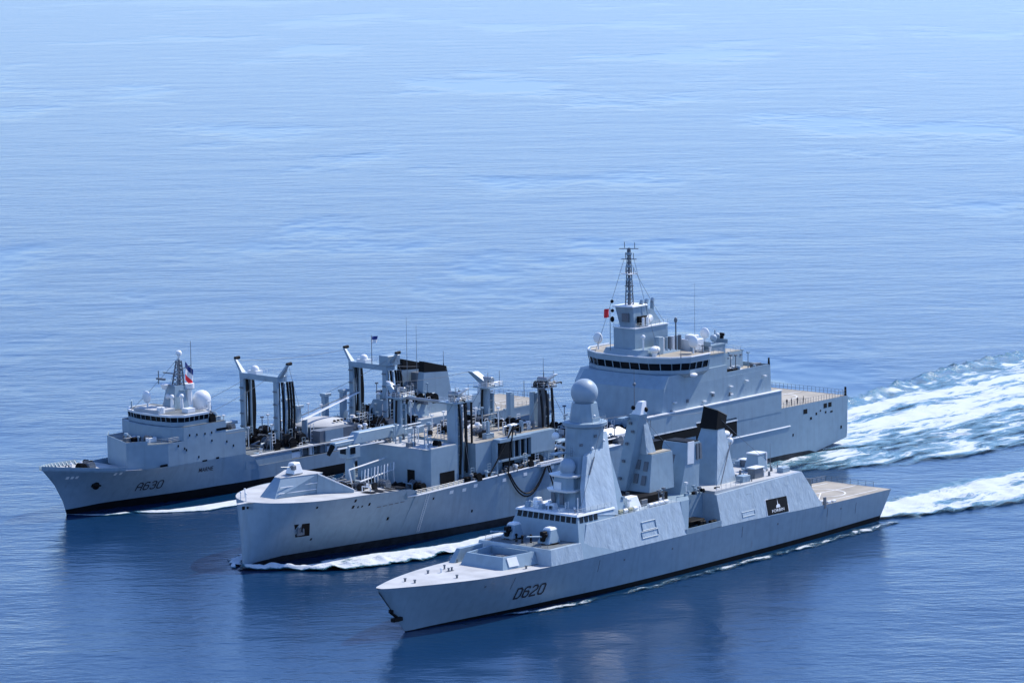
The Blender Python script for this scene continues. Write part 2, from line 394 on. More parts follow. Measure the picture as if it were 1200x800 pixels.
# the recess between: full on starboard, cut back on port
MB().prism([(79.4, -9.9), (91.1, -9.9), (91.1, 5.2), (79.4, 5.2)], 7.9, [(79.4, -8.4), (91.1, -8.4), (91.1, 5.2), (79.4, 5.2)], 14.4).build('boat_bay_inner_wall', 'paint', F)
MB().box(79.5, 91, 5.3, 9.7, 7.9, 8.25).build('boat_bay_floor', 'ddeck', F)
MB().box(79.5, 91, 9.72, 9.9, 8.0, 9.15).build('boat_bay_bulwark', 'paint', F)
MB().faces([(79.45, 5.3, 8.2), (79.45, 9.8, 8.2), (79.45, 8.5, 14.55), (79.45, 5.3, 14.55), (83.6, 5.3, 8.2), (80.2, 9.8, 8.2), (82.2, 8.5, 14.55), (86, 5.3, 14.55)],
           [[0, 1, 2, 3], [4, 5, 6, 7], [0, 1, 5, 4], [1, 2, 6, 5], [2, 3, 7, 6], [3, 0, 4, 7]]).build('boat_bay_wing', 'paint', F)
# bridge roof and windows
MB().taper((48.2, 59.8, -7.8, 7.8), 16.0, (48.4, 59.8, -7.6, 7.6), 16.35).build('bridge_roof', 'white', F)
wf = win_row(((48.28, -7.45, 14.75), (48.28, 7.55, 14.75)), ((48.55, -7.4, 15.85), (48.55, 7.4, 15.85)), 11, .28, .12); wf.build('bridge_window', 'glass', bh)
wf = win_row(((48.7, 7.78, 14.75), (54.4, 7.84, 14.75)), ((48.9, 7.5, 15.85), (54.6, 7.55, 15.85)), 4, .28, .14); wf.build('bridge_window', 'glass', bh)
MB().rail([(48.6, -7.4, 16.35), (48.6, 7.4, 16.35), (59, 7.4, 16.35)], 1.0, 2.2).build('railing', 'paint', F)
MB().cone((49, 7.3, 16.3), (49, 7.3, 19.6), .12, .1, 8).build('signal_post', 'white', F)
for i, (u, v, s_) in enumerate([(50.5, -6.2, .8), (51, -4.4, .9), (50.2, -2.6, .7), (51.5, -.8, .8), (52.5, 5.8, .8), (53.5, -6.5, 1.0), (56, 6.2, .9)]):
    MB().taper((u-s_, u+s_, v-.7*s_, v+.7*s_), 16.35, (u-.7*s_, u+.7*s_, v-.5*s_, v+.5*s_), 16.35+1.3*s_).build('sensor_box', ['paint', 'white'][i % 2], F, bev=.05)
for sg in (-1, 1):                                              # decoy rocket or gun housings in front of the bridge
    v = 4.5*sg
    g = MB(); g.prism([(41.6, v-1.5), (45.4, v-1.5), (45.4, v+1.5), (41.6, v+1.5)], 11.45, [(43.0, v-.95), (44.8, v-.95), (44.8, v+.95), (43.0, v+.95)], 14.2)
    t_ = g.build('gun_turret', 'paint', F, bev=.18)
    MB().cone((43.5, v, 11.3), (43.5, v, 11.6), 1.9, 1.9, 24).build('turret_ring', 'black', t_)
    MB().prism([(42.9, v-1.0), (45.1, v-1.0), (45.1, v+1.0), (42.9, v+1.0)], 14.0, [(43.2, v-.7), (44.7, v-.7), (44.7, v+.7), (43.2, v+.7)], 14.45).build('turret_cap', 'white', t_, bev=.08)
    MB().box(41.4, 42.7, v-.45, v+.45, 12.0, 13.9).build('gun_mantlet', 'black', t_, bev=.1)
    MB().cone((41.8, v, 12.9), (37.3, v, 13.6), .2, .12, 12).cone((37.5, v, 13.57), (37.1, v, 13.63), .19, .19, 12).build('gun_barrel', 'paint', t_)
    MB().ball((41.6, v+.95, 13.3), .38).build('gun_sight', 'black', t_, smooth=50)
for (u, v) in ((40.6, .4), (41.2, -1.6), (42.2, 1.2)): MB().cone((u, v, 11.3), (u, v, 12.6), .25, .18, 8).ball((u, v, 12.7), .3, seg=10, rings=8).build('capstan', 'black', F)
# missile cell box on the foredeck
V0 = empty('x', (0, 0, 0), 0, '', ''); bpy.data.objects.remove(V0)
cb = MB(); z0 = 8.45
ring = [(29.2, -5.4), (38.4, -6.4), (38.4, 6.2), (29.2, 5.2)]; rt = [(30.2, -4.7), (38.4, -5.6), (38.4, 5.3), (30.2, 4.4)]; ri = [(30.6, -4.3), (37.9, -5.2), (37.9, 4.9), (30.6, 4.0)]
vs = [(*p, z0) for p in ring]+[(*p, 10.7) for p in rt]+[(*p, 10.7) for p in ri]+[(*p, z0+.9) for p in ri]
fs = [[3, 2, 1, 0]]
for i in range(4):
    j = (i+1) % 4; fs += [[i, j, 4+j, 4+i], [4+i, 4+j, 8+j, 8+i], [8+i, 8+j, 12+j, 12+i]]
fs += [[12, 13, 14, 15]]
cb = cb.faces(vs, fs).build('missile_cell_coaming', 'paint', F)
c2 = MB()
for i in range(6):
    for j in range(5): c2.box(31.0+i*1.12, 31.95+i*1.12, -3.7+j*1.55, -2.5+j*1.55, z0+.9, z0+1.05)
c2.build('missile_hatches', 'dull', cb, bev=.03)
for a in ((30.9, 33.4), (35.0, 37.6)):
    MB().faces([(a[0], 5.42, 8.9), (a[1], 5.72, 8.9), (a[1], 5.0, 10.5), (a[0], 4.72, 10.5), (a[0], 5.3, 8.9), (a[1], 5.6, 8.9), (a[1], 4.88, 10.5), (a[0], 4.6, 10.5)],
               [[0, 1, 2, 3], [7, 6, 5, 4], [0, 1, 5, 4], [1, 2, 6, 5], [2, 3, 7, 6], [3, 0, 4, 7]]).build('sunlit_panel', 'white', cb)  # white colour stands in for sun on the inclined side panels
for (u, v) in ((33.5, 7.3), (30, -7), (18, 3.6), (18, -3.6), (9, 1.2), (9, -1.2)): MB().cone((u, v, zF(u)), (u, v, zF(u)+.5), .2, .2, 10).cone((u, v, zF(u)+.5), (u, v, zF(u)+.62), .3, .3, 10).build('bollard', 'dull', F)
MB().taper((29, 37.5, -8.3, -6.9), 8.3, (31, 37.5, -7.9, -6.9), 11.0).build('side_screen', 'paint', F)
# foremast: octagonal tower, skirts, drum and ball
def octo(u0, u1, v, c): return [(u0, -v+c), (u0+c, -v), (u1-c, -v), (u1, -v+c), (u1, v-c), (u1-c, v), (u0+c, v), (u0, v-c)]
mt = MB().prism(octo(53.2, 63.5, 4.4, 1.4), 16.2, octo(56.4, 63.4, 3.1, 1.5), 26).build('foremast', 'paint', F)
mast_F = mt
MB().prism(octo(56.4, 63.4, 3.1, 1.5), 26, octo(56.6, 63.8, 3.4, 1.9), 31.4).build('mast_neck', 'paint', mt)
MB().lathe((60.3, 0), [(3.6, 31.2), (4.3, 31.7), (4.35, 32.3), (3.9, 32.5), (3.0, 32.5)], 28).build('mast_platform', 'paint', mt, smooth=30)
MB().prism([(60.3+3.15*math.cos(R(22.5+45*i)), 3.15*math.sin(R(22.5+45*i))) for i in range(8)], 32.5, [(60.3+2.55*math.cos(R(22.5+45*i)), 2.55*math.sin(R(22.5+45*i))) for i in range(8)], 36.0).build('antenna_drum', 'paint', mt)
MB().ball((60.3, 0, 38.0), 2.65, seg=48, rings=32).build('main_radome', 'dome', mt, smooth=60)
MB().rail([(60.3+4.2*math.cos(R(30*i)), 4.2*math.sin(R(30*i)), 32.5) for i in range(13)], 1.0, 2.2, .03).build('railing', 'paint', mt)
MB().prism(octo(51.8, 58, 3.4, 1.2), 19.6, octo(51.6, 58, 3.6, 1.2), 20.0).build('balcony', 'white', mt)
MB().prism(octo(52.6, 58, 2.6, .9), 20.0, octo(52.8, 58, 2.4, .9), 22.4).build('radome_plinth', 'paint', mt)
MB().prism(octo(52.4, 58, 3.3, 1.2), 22.4, octo(52.2, 58, 3.5, 1.2), 22.75).build('balcony', 'white', mt)
MB().lathe((54.2, .6), [(1.5, 22.75), (1.2, 23.2)], 20).ball((54.2, .6, 24.3), 1.55, sz=1.05).build('small_radome', 'dome', mt, smooth=50)
MB().box(52.4, 53.6, -1.5, .3, 20.0, 21.4).build('equipment_box', 'white', mt, bev=.06)
MB().box(53.4, 56.6, -3.2, -1.6, 26.3, 26.6).build('sensor_shelf', 'paint', mt); MB().ball((54.3, -2.4, 30.0), .75).cone((54.3, -2.4, 28.2), (56.5, -2.0, 27.4), .25, .25).build('small_radome', 'domew', mt, smooth=50)
MB().box(53.4, 56.8, -2.9, -2.1, 24.4, 24.6).build('sensor_shelf', 'dull', mt)
for (u, v, z) in ((55.5, 2.6, 28.2), (59, 3.3, 29.6), (57.5, 3.0, 24.9), (59.5, 3.6, 21.5)): MB().box(u, u+.7, v-.1, v+.25, z, z+.5).build('electronic_fitting', 'dull', mt)
for sg in (1, -1):                                              # great triangular side panels rising to the mast
    q = [(51.6, 7.7, 15.6), (63.6, 8.4, 14.5), (65.0, 1.2, 29.8), (63.0, 1.2, 30.2), (56.4, 3.7, 26.4)]
    q = [(51.2, 7.6, 16.0), (60.5, 8.0, 14.7), (61.2, 7.2, 16.0), (64.6, 2.0, 29.9), (63.4, 2.0, 30.1), (56.6, 3.6, 26.2), (53.2, 5.6, 20.6)]
    if sg < 0: q = [(59.5, 7.6, 15.0), (61.0, 7.8, 14.7), (61.6, 7.2, 16.0), (64.6, 2.0, 29.9), (63.4, 2.0, 30.1), (60.6, 3.6, 25.2), (59.8, 6.0, 19.6)]
    n = len(q); vs = [(a, v*sg, z) for a, v, z in q]+[(a+.1, (v-1.2)*sg if v > 2.1 else .5*sg, z) for a, v, z in q]
    MB().faces(vs, [list(range(n)), list(range(2*n-1, n-1, -1))]+[[i, (i+1) % n, n+(i+1) % n, n+i] for i in range(n)]).build('mast_side_panel', 'plated', mt)
MB().prism(octo(59, 65.2, 7.0, 1.0), 14.7, octo(62.4, 64.8, 1.5, .6), 29.8).build('mast_rear_fairing', 'paint', mt)
MB().cone((55.5, 5.0, 23.0), (58.2, 4.0, 26.0), .12, .12, 6).build('whip_antenna', 'dull', mt)
# forward stack, pylon mast and dark intake recess
MB().box(66.2, 79.2, -5.5, 5.5, 14.5, 16.3).build('intake_recess', 'black', F)
MB().taper((66, 72.5, -4.8, -1.2), 16.3, (66.8, 72, -4.2, -1.4), 17.4).build('deckhouse', 'paint', F)
MB().taper((65.6, 69.8, 3.6, 6.4), 14.6, (66.2, 69.4, 4.0, 5.6), 16.9).build('locker_house', 'white', F, bev=.05)
MB().box(70.4, 72.2, 4.6, 6.0, 14.6, 15.9).build('locker_house', 'dull', F, bev=.05)
st = MB().prism([(75.4, -3.6), (84, -3.4), (84, 3.4), (75.8, 3.6)], 16.3, [(77.7, -2.8), (84.3, -2.8), (84.3, 2.8), (77.7, 2.8)], 23.5).build('forward_stack', 'paint', F)
MB().box(77.9, 84.1, -2.6, 2.6, 23.5, 23.7).build('stack_top', 'beige', st); MB().box(80.5, 83.6, -2.2, .8, 23.7, 25.6).build('uptake', 'black', st)
tt = lambda z: 75.5+(77.7-75.5)*(z-16.3)/7.2-.04
lv = MB()
for v0 in (-.6, 1.3):
    for z_ in (17.9, 20.6):
        z_ -= .25*(v0 > 0)
        lv.faces([(tt(z_)-.08, v0, z_), (tt(z_)-.08, v0+1.0, z_), (tt(z_+1.8)-.08, v0+1.0, z_+1.8), (tt(z_+1.8)-.08, v0, z_+1.8),
                  (tt(z_)+.1, v0, z_), (tt(z_)+.1, v0+1.0, z_), (tt(z_+1.8)+.1, v0+1.0, z_+1.8), (tt(z_+1.8)+.1, v0, z_+1.8)], [[0, 1, 2, 3], [7, 6, 5, 4], [0, 1, 5, 4], [1, 2, 6, 5], [2, 3, 7, 6], [3, 0, 4, 7]])
lv.build('louvre', 'dull', st)
py = MB().prism([(74.4, -4.2), (79, -4.0), (79, -1.6), (74.4, -1.6)], 15.5, [(75.9, -1.5), (78.3, -1.4), (78.3, 1.3), (75.9, 1.3)], 31.6).build('pylon_mast', 'paint', F)
MB().prism([(77.6, -1.6), (80.6, -1.6), (80.6, 1.6), (77.6, 1.6)], 23.5, [(77.6, -.5), (78.6, -.5), (78.6, .8), (77.6, .8)], 30.6).build('pylon_buttress', 'plated', py)
MB().box(73.6, 76.2, -2.6, -1.2, 30.6, 31.0).box(78, 81, -.2, .4, 26.4, 26.7).build('yard', 'paint', py)
MB().prism([(76.2, -1.1), (78.2, -1.1), (78.2, 1.2), (76.2, 1.2)], 31.6, [(77.2, -.3), (79.0, -.3), (78.6, .8), (77.4, .8)], 34.0).build('mast_head', 'white', py)
MB().ball((78.2, .9, 32.4), .55).ball((76.6, -.9, 32.8), .45).build('lamp_cluster', 'black', py, smooth=50)
MB().cone((76.6, -.6, 31.6), (76.6, -.6, 40.5), .1, .05, 6).ball((76.6, -.6, 37.5), .35, seg=10, rings=8).build('whip_antenna', 'dull', py)
MB().cone((80.4, .1, 26.4), (80.6, .3, 30.0), .06, .06, 6).cone((79.9, .1, 24.2), (79.9, .1, 30.4), .08, .05, 6).build('whip_antenna', 'dull', py)
b2 = MB().prism([(85.6, -3.6), (91.5, -3.6), (91.5, 3.8), (85.8, 3.5)], 14.4, [(89.2, -3.2), (93.0, -3.2), (93.0, 3.1), (89.4, 3.1)], 24.3).build('intake_house', 'paint', F)
MB().box(89.6, 92.9, -3.0, 2.8, 24.3, 24.5).build('dark_top', 'black', b2)
ft = lambda z: (85.6+3.6*(z-14.4)/9.9, 85.8+3.6*(z-14.4)/9.9)
for (v0, v1) in ((-.3, .9), (1.3, 2.5)):
    for z_ in (15.6, 17.9, 20.3):
        h = 1.9
        f_ = lambda v, z: (ft(z)[0]+(ft(z)[1]-ft(z)[0])*(v+3.6)/7.3-.1, v, z-.07*(v+3.6))
        g_ = lambda v, z: (f_(v, z)[0]+.2, v, f_(v, z)[2])
        MB().faces([f_(v0, z_), f_(v1, z_), f_(v1, z_+h), f_(v0, z_+h), g_(v0, z_), g_(v1, z_), g_(v1, z_+h), g_(v0, z_+h)], [[0, 1, 2, 3], [7, 6, 5, 4], [0, 1, 5, 4], [1, 2, 6, 5], [2, 3, 7, 6], [3, 0, 4, 7]]).build('louvre', 'dull', b2)
MB().faces([(88.45, 3.42, 20.2), (90.4, 3.52, 20.2), (90.9, 3.28, 24.6), (88.9, 3.28, 24.6), (88.4, 3.2, 20.2), (90.4, 3.3, 20.2), (90.9, 3.1, 24.6), (88.9, 3.1, 24.6)],
           [[0, 1, 2, 3], [7, 6, 5, 4], [0, 1, 5, 4], [1, 2, 6, 5], [2, 3, 7, 6], [3, 0, 4, 7]]).build('sunlit_side_plate', 'white', b2)  # added white plate paints the sunlit look of the house's port face
win_row(((91.2, 3.5, 20.8), (93.2, 3.5, 20.8)), ((91.4, 3.3, 24.0), (93.2, 3.3, 24.0)), 2, .3, .1).build('louvre', 'dull', b2)
fu = MB().prism([(95.6, -3.4), (103.6, -3.4), (103.6, 4.1), (96.7, 4.1)], 14.3, [(100.0, -1.9), (102.5, -1.9), (102.5, 1.9), (100.2, 1.9)], 25.6).build('main_funnel', 'paint', F)
MB().prism([(97.0, 3.9), (103.7, 3.9), (103.7, 4.25), (97.0, 4.25)], 14.3, [(100.3, 1.8), (102.6, 1.8), (102.6, 2.02), (100.3, 2.02)], 25.6).build('funnel_side', 'plated', fu)  # paler plate puts the sun on this face into its colour
cp = MB().prism([(99.7, -2.1), (102.8, -2.1), (102.8, 2.1), (99.8, 2.1)], 25.6, [(100.7, -1.8), (103.8, -1.8), (103.8, 1.8), (100.8, 1.8)], [30.0, 28.6, 28.0, 29.4]).build('funnel_cap', 'black', fu)
MB().prism([(100.65, -1.85), (103.85, -1.85), (103.85, 1.85), (100.75, 1.85)], [29.97, 28.57, 27.97, 29.37], [(100.65, -1.85), (103.85, -1.85), (103.85, 1.85), (100.75, 1.85)], [30.1, 28.7, 28.1, 29.5]).build('funnel_cap_rim', 'beige', cp)
MB().cone((97.0, 5.2, 15.0), (104.0, 2.5, 22.5), .11, .11, 6).build('boom', 'dull', fu); MB().ball((104.8, 1.6, 22.6), .8).cone((103, 1.5, 21.6), (105.4, 1.8, 23.9), .3, .2).build('searchlight', 'white', fu, smooth=50)
MB().ball((103.6, -1, 26.2), .7, sx=1.7).build('small_radome', 'domew', fu, smooth=50)
# hangar roof fittings
l1 = MB().taper((114.2, 117.6, -1.9, 1.9), 14.82, (114.9, 117.4, -1.3, 1.3), 18.3).build('missile_launcher', 'paint', F, bev=.05)
MB().box(114.6, 117.8, -1.45, 1.45, 18.3, 18.55).box(117.45, 117.75, -1.5, 1.6, 14.9, 18.4).build('launcher_lid', 'white', l1)
MB().cone((116, 0, 14.8), (116, 0, 15.0), 2.5, 2.5, 20).build('launcher_ring', 'dull', l1)
for (u, v, a, c, h, m) in ((107.5, -3, 1.4, 1.0, 1.5, 'paint'), (103.5, 6.0, 1.3, .9, 1.3, 'paint'), (108.8, 5.2, 1.5, .9, 2.0, 'dull'), (108.8, 5.2, 1.7, 1.1, .25, 'white'), (122, -3, .1, .1, .1, 'dull'),
                        (118.4, -6, .9, .7, 1.1, 'paint'), (117.6, 5.8, 1.2, .8, 1.0, 'paint'), (121.0, 0, .1, .1, .1, 'dull')):
    if h > .15: MB().box(u-a, u+a, v-c, v+c, 14.82+(2.0 if h == .25 else 0), 14.82+h+(2.0 if h == .25 else 0)).build('roof_box', m, F, bev=.05)
MB().cone((112.5, -5.5, 14.8), (112.5, -5.5, 15.7), .5, .4, 10).build('vent', 'dull', F); MB().box(110.5, 115.5, 3.0, 3.25, 15.2, 15.4).cone((113, 3.1, 14.8), (113, 3.1, 15.3), .1).build('davit', 'steel', F)
cr = MB().box(117.8, 119.4, -5.6, -2.0, 14.82, 16.2).build('control_cabin', 'dull', F, bev=.1); MB().box(117.6, 119.6, -5.8, -1.8, 16.2, 16.4).build('cabin_roof', 'white', cr)
for (u, v, h) in ((119.6, 1.0, 5.2), (119.4, 3.0, 1.8), (104.8, 7.2, 2.5)): antenna_whip(F, u, v, 14.8, h)
for (u, v) in ((105.5, 2.6), (106.3, 0), (110, 0.4), (111.5, 2), (117, 3.2), (112, 6.3)): MB().cone((u, v, 14.8), (u, v, 15.7), .3, .22, 8).build('vent', 'dull', F)
MB().rail([(119.9, 7.9, 14.85), (119.9, -7.9, 14.85), (105, -7.9, 14.6)], 1.1, 2).build('railing', 'paint', F)
MB().cone((111.0, 9.5, 8.3), (119.6, 8.35, 14.7), .13, .13, 6).build('side_stay', 'dull', F)
# hangar banner board with a white ship emblem
def hv_(u, z): return HF.deckv(u)-.06-(z-zF(u))*(1.35/6.6)
def plate(u0, u1, z0, z1, off, name, m, par, th=.08):
    q = [(u0, hv_(u0, z0)+off, z0), (u1, hv_(u1, z0)+off, z0-.15), (u1, hv_(u1, z1)+off, z1-.15), (u0, hv_(u0, z1)+off, z1)]
    return MB().faces(q+[(a, v-th, z) for a, v, z in q], [[0, 1, 2, 3], [7, 6, 5, 4], [0, 1, 5, 4], [1, 2, 6, 5], [2, 3, 7, 6], [3, 0, 4, 7]]).build(name, m, par)
bn = plate(106.6, 113.8, 7.75, 10.9, .12, 'name_banner', 'black', F)
plate(106.35, 114.05, 7.6, 11.05, .06, 'banner_frame', 'white', bn)
sh = [(109.6, 8.9), (111.1, 8.9), (110.9, 9.5), (110.5, 9.6), (110.35, 10.6), (110.2, 9.6), (109.8, 9.4)]
vs = [(u, hv_(u, z)+.16, z) for u, z in sh]; MB().faces(vs, [list(range(7))]).build('banner_emblem', 'white', bn)
text_on(F, 'CHEVALIER PAUL' if 0 else 'FORBIN', lambda x, y: (108.0+x, hv_(108.0+x, 8.2+y*.8)+.17, 8.15+y*.8), 'banner_lettering', 'white', bn, 0, 1.25)
# recessed panels on the side walls
for (u0, u1, z0, z1) in ((66.3, 70.6, 10.8, 12.4), (65.8, 70.9, 9.4, 10.6), (98.2, 102.4, 8.7, 9.6)):
    vv = lambda u, z: HF.deckv(u)-.06-(z-zF(u))*(1.54/6.5)
    q = [(u0, vv(u0, z0)+.05, z0), (u1, vv(u1, z0)+.05, z0), (u1, vv(u1, z1)+.05, z1), (u0, vv(u0, z1)+.05, z1)]
    fr = MB()
    for a, b_ in zip(q, q[1:]+q[:1]): fr.cone(a, b_, .09, .09, 4)
    fr.build('panel_frame', 'paint', F)
for (u, z) in ((97, 12.4), (98.4, 12.3), (100.6, 12.5), (101.6, 12.5)): MB().box(u, u+.7, 8.7, 8.95, z, z+.4).build('wall_fitting', 'dull', F)
# boat bay contents
MB().prism([(81.5, 6.2), (83, 5.6), (87.5, 5.6), (87.5, 8.2), (83, 8.2), (81.5, 7.4)], 9.0, [(81.1, 6.4), (83, 5.4), (87.6, 5.4), (87.6, 8.4), (83, 8.4), (81.1, 7.2)], 10.0).build('workboat_cover', 'black', F, bev=.15)
for (u, v, h) in ((80.6, 8.9, 2.4), (85.2, 9.0, 1.7), (86.4, 8.8, 1.5), (88.6, 9.1, 1.2), (89.6, 9.1, 1.2)): MB().box(u-.45, u+.45, v-.4, v+.4, 8.25, 8.25+h).build('stowed_gear', 'black', F, bev=.1)
# flight deck marks, nets and stern
def deck_strip(ship, H, pts, w_, name, m, dz, par):
    b = MB()
    for a, c in zip(pts, pts[1:]):
        A, B = Vector(a), Vector(c); d = (B-A).normalized(); n_ = Vector((-d.y, d.x))*w_/2
        q = [A-n_, B-n_, B+n_, A+n_]; b.faces([(p.x, p.y, interp(H.Zd, p.x)+dz) for p in q], [[0, 1, 2, 3]])
    return b.build(name, m, par)
circ = [(139+5.2*math.cos(R(12*i)), 5.2*math.sin(R(12*i))) for i in range(31)]
deck_strip(F, HF, circ, .35, 'landing_circle', 'line', .012, F)
for pts in (([(127.5, 0), (152, 0)]), ([(127.5, -7), (150.5, -6.4)]), ([(127.5, 7.4), (150.5, 6.6)]), ([(128, 7), (139, 0)]), ([(128, -7), (139, 0)]), ([(131, -6.5), (131, 6.5)])):
    deck_strip(F, HF, pts, .28, 'deck_line', 'line', .006, F)
pts = [(u, -HF.deckv(u)+.15, zF(u)) for u in (126, 131, 137, 143, 148, 152.6)]+[(152.8, -4, 6.4), (152.8, 0, 6.4), (152.8, 4, 6.4)]
MB().rail(pts, 1.15, 1.6, .05, 3).build('railing', 'dull', F)
for (u, v, h) in ((127, 8.9, .8), (129, 9.1, .5), (131, 9.0, .4)): MB().box(u-.5, u+.5, v-.3, v+.3, zF(u)-.02, zF(u)+h).build('deck_locker', 'white', F, bev=.05)
MB().box(126.6, 127.3, 9.4, 9.75, 6.2, 8.5).build('fairlead_post', 'dull', F)
MB().box(126.25, 126.6, -6.5, 6.5, 7.0, 12.2).build('hangar_door', 'dull', F)
# bow anchor and hull number
an = MB().cone((2.9, .35, 4.6), (4.6, .75, 3.2), .28, .28, 8).build('anchor_shank', 'black', F)
MB().box(3.2, 5.6, .2, 1.3, 2.6, 3.3).box(3.0, 3.5, -.1, .9, 4.3, 4.9).build('anchor', 'black', F, bev=.12)
MB().cone((.3, .15, 8.6), (3.4, .5, 4.6), .09, .09, 6).build('anchor_chain', 'black', F)
for dx, m, off in ((.14, 'numw', .03), (0, 'num', .06)):
    text_on(F, 'D620', lambda x, y: (30.4+x+dx, HF.hv(30.4+x, 3.0+y*1.0)+off, 3.0+y*1.0-.1*x/4-dx*.7), 'hull_number' if m == 'num' else 'number_outline', m, F, .25, 2.75) if 0 else None
GLY = {
 'D': [([(0, 0), (0, 1), (.42, 1), (.62, .8), (.62, .2), (.42, 0)], True)],
 '0': [([(.14, 0), (0, .16), (0, .84), (.14, 1), (.48, 1), (.62, .84), (.62, .16), (.48, 0)], True)],
 '6': [([(.6, .86), (.46, 1), (.15, 1), (0, .84), (0, .16), (.14, 0), (.47, 0), (.61, .16), (.61, .44), (.48, .57), (.075, .57)], False)],
 '2': [([(0, .82), (.14, 1), (.47, 1), (.61, .84), (.61, .62), (0, .2), (0, 0), (.66, 0)], False)],
 '3': [([(0, .84), (.14, 1), (.47, 1), (.61, .86), (.61, .64), (.5, .54), (.61, .44), (.61, .14), (.47, 0), (.14, 0), (0, .16)], False), ([(.16, .54), (.40, .54)], False)],
 'A': [([(0, -.06), (0, .78), (.18, 1), (.44, 1), (.62, .78), (.62, -.06)], False), ([(.075, .42), (.545, .42)], False)]}
def hull_num(ship, H, txt, u0, z0, hgt, pitch, hw=.085):
    """block numerals painted on the hull side, one part per numeral"""
    for k, ch in enumerate(txt):
        b = MB()
        for pts, closed in GLY[ch]:
            n = len(pts); L = []
            for i, p in enumerate(pts):
                p = Vector(p); a = Vector(pts[i-1]) if (closed or i) else None; c = Vector(pts[(i+1) % n]) if (closed or i < n-1) else None
                d1 = (p-a).normalized() if a is not None else None; d2 = (c-p).normalized() if c is not None else None
                d1 = d1 or d2; d2 = d2 or d1; t = (d1+d2).normalized(); nn = Vector((-t.y, t.x)); m = hw/max(.45, nn.dot(Vector((-d1.y, d1.x))))
                L.append((p+nn*m, p-nn*m))
            def q(w_):
                x, y = w_; uu = u0+k*pitch+(x+.05*y)*hgt*1.05; zz = z0+y*hgt
                return (uu, H.hv(uu, zz)+.07, zz)
            for i in range(n if closed else n-1):
                A, B = L[i], L[(i+1) % n]
                steps = max(1, int((A[0]-B[0]).length/.2))
                for j in range(steps):
                    f0, f1 = j/steps, (j+1)/steps
                    b.faces([q(A[0].lerp(B[0], f0)), q(A[0].lerp(B[0], f1)), q(A[1].lerp(B[1], f1)), q(A[1].lerp(B[1], f0))], [[0, 1, 2, 3]])
        b.build('hull_number', 'num', ship)
hull_num(F, HF, 'D620', 31.1, 2.9, 2.05, 1.95)
# ================================================================== BIG SUPPLY SHIP (middle)
M = empty('supply_ship', FR['M'][0], R(FR['M'][1]), 'largest grey supply ship in the middle, with tall superstructure aft and a big white wake', 'supply ship', 'navy ships steaming in company')
HM = Hull(194, [(0, 13.1), (20, 12.9), (36.2, 12.2), (36.3, 10.5), (60, 11.0), (95, 11.9), (107, 12.2), (166, 12.7), (194, 12.3)],
          [(0, .6), (1.2, 4.2), (3, 6.6), (6, 9.1), (10, 11.1), (16, 12.6), (25, 13.4), (40, 13.8), (165, 13.8), (194, 12.9)],
          [(0, .1), (3, .9), (10, 2.3), (22, 5.0), (34, 8.0), (50, 11.2), (65, 13.0), (85, 13.7), (160, 13.7), (194, 12.6)],
          [(-1.5, 1.2), (0, 1.6), (6, 2.4), (13.1, 3.7)], [(-1.5, -1), (0, -.8), (3, 0)],
          [(0, .75), (25, .9), (50, 1.0), (194, .5)], [(0, -1.4), (168, -1.2), (180, .2), (194, 2.2)], [(0, .25), (3, .9), (8, 1.5), (35, 1.7), (80, 1.7), (168, 1.6), (178, 1.2), (180, .3), (194, 2.25)])
HM.build(M, 'hull', 'bootgrey', steps=(36.25,))
zM = lambda u: interp(HM.Zd, u)
HM.deck(M, 'foredeck', 'deck', .3, 36.2); HM.deck(M, 'cargo_deck', 'ddeck', 36.35, 112); HM.deck(M, 'flight_deck', 'beige', 160, 193.9)
MB().faces([(36.25, -13.6, 10.2), (36.25, 13.6, 10.2), (36.25, 13.5, 12.2), (36.25, -13.5, 12.2)], [[0, 1, 2, 3]]).build('deck_step', 'paint', M)
# raised forecastle shelter
bw = MB().prism([(9.3, -2.4), (9.3, 1.9), (19.5, 3.9), (21, 3.9), (21, -4.4), (18.5, -4.4)], 12.95, [(12.7, -1.4), (12.5, .6), (19.6, 4.1), (21, 4.1), (21, -4.2), (18.6, -4.2)], [16.6, 16.6, 16.9, 16.9, 16.9, 16.9]).build('forecastle_shelter', 'paint', M)
MB().prism([(12.5, .62), (19.6, 4.14), (21.2, 4.14), (21.2, -4.3), (18.6, -4.3), (12.7, -1.45)], [16.62, 16.92, 16.92, 16.92, 16.92, 16.62], [(12.5, .62), (19.6, 4.14), (21.2, 4.14), (21.2, -4.3), (18.6, -4.3), (12.7, -1.45)], [16.75, 17.05, 17.05, 17.05, 17.05, 16.75]).build('shelter_roof', 'deck', bw)
for sg in (1, -1):
    MB().faces([(19.3, sg*4.0, 12.9), (19.7, sg*4.2, 16.9), (25.6, sg*8.6, 13.2), (25.6, sg*8.6, 12.7), (19.6, sg*3.8, 12.9), (20.0, sg*4.0, 16.9), (25.9, sg*8.4, 13.2), (25.9, sg*8.4, 12.7)],
               [[0, 1, 2, 3], [7, 6, 5, 4], [0, 1, 5, 4], [1, 2, 6, 5], [2, 3, 7, 6], [3, 0, 4, 7]]).build('breakwater_wing', 'paint', bw)
    MB().cone((19.7, sg*4.2, 16.95), (25.7, sg*8.5, 13.25), .14, .14, 6).build('wing_edge', 'white', bw)
MB().tube([(10.4, 2.0, 13.9), (19.2, 4.1, 13.9)], .09, 6).build('handrail', 'white', bw)
MB().tube([(11.2, 1.7, 15.0), (19.4, 4.2, 15.2)], .09, 6).build('handrail', 'white', bw)
MB().box(21.5, 27, -5, 5, 12.7, 13.6).build('mooring_platform', 'dull', M)
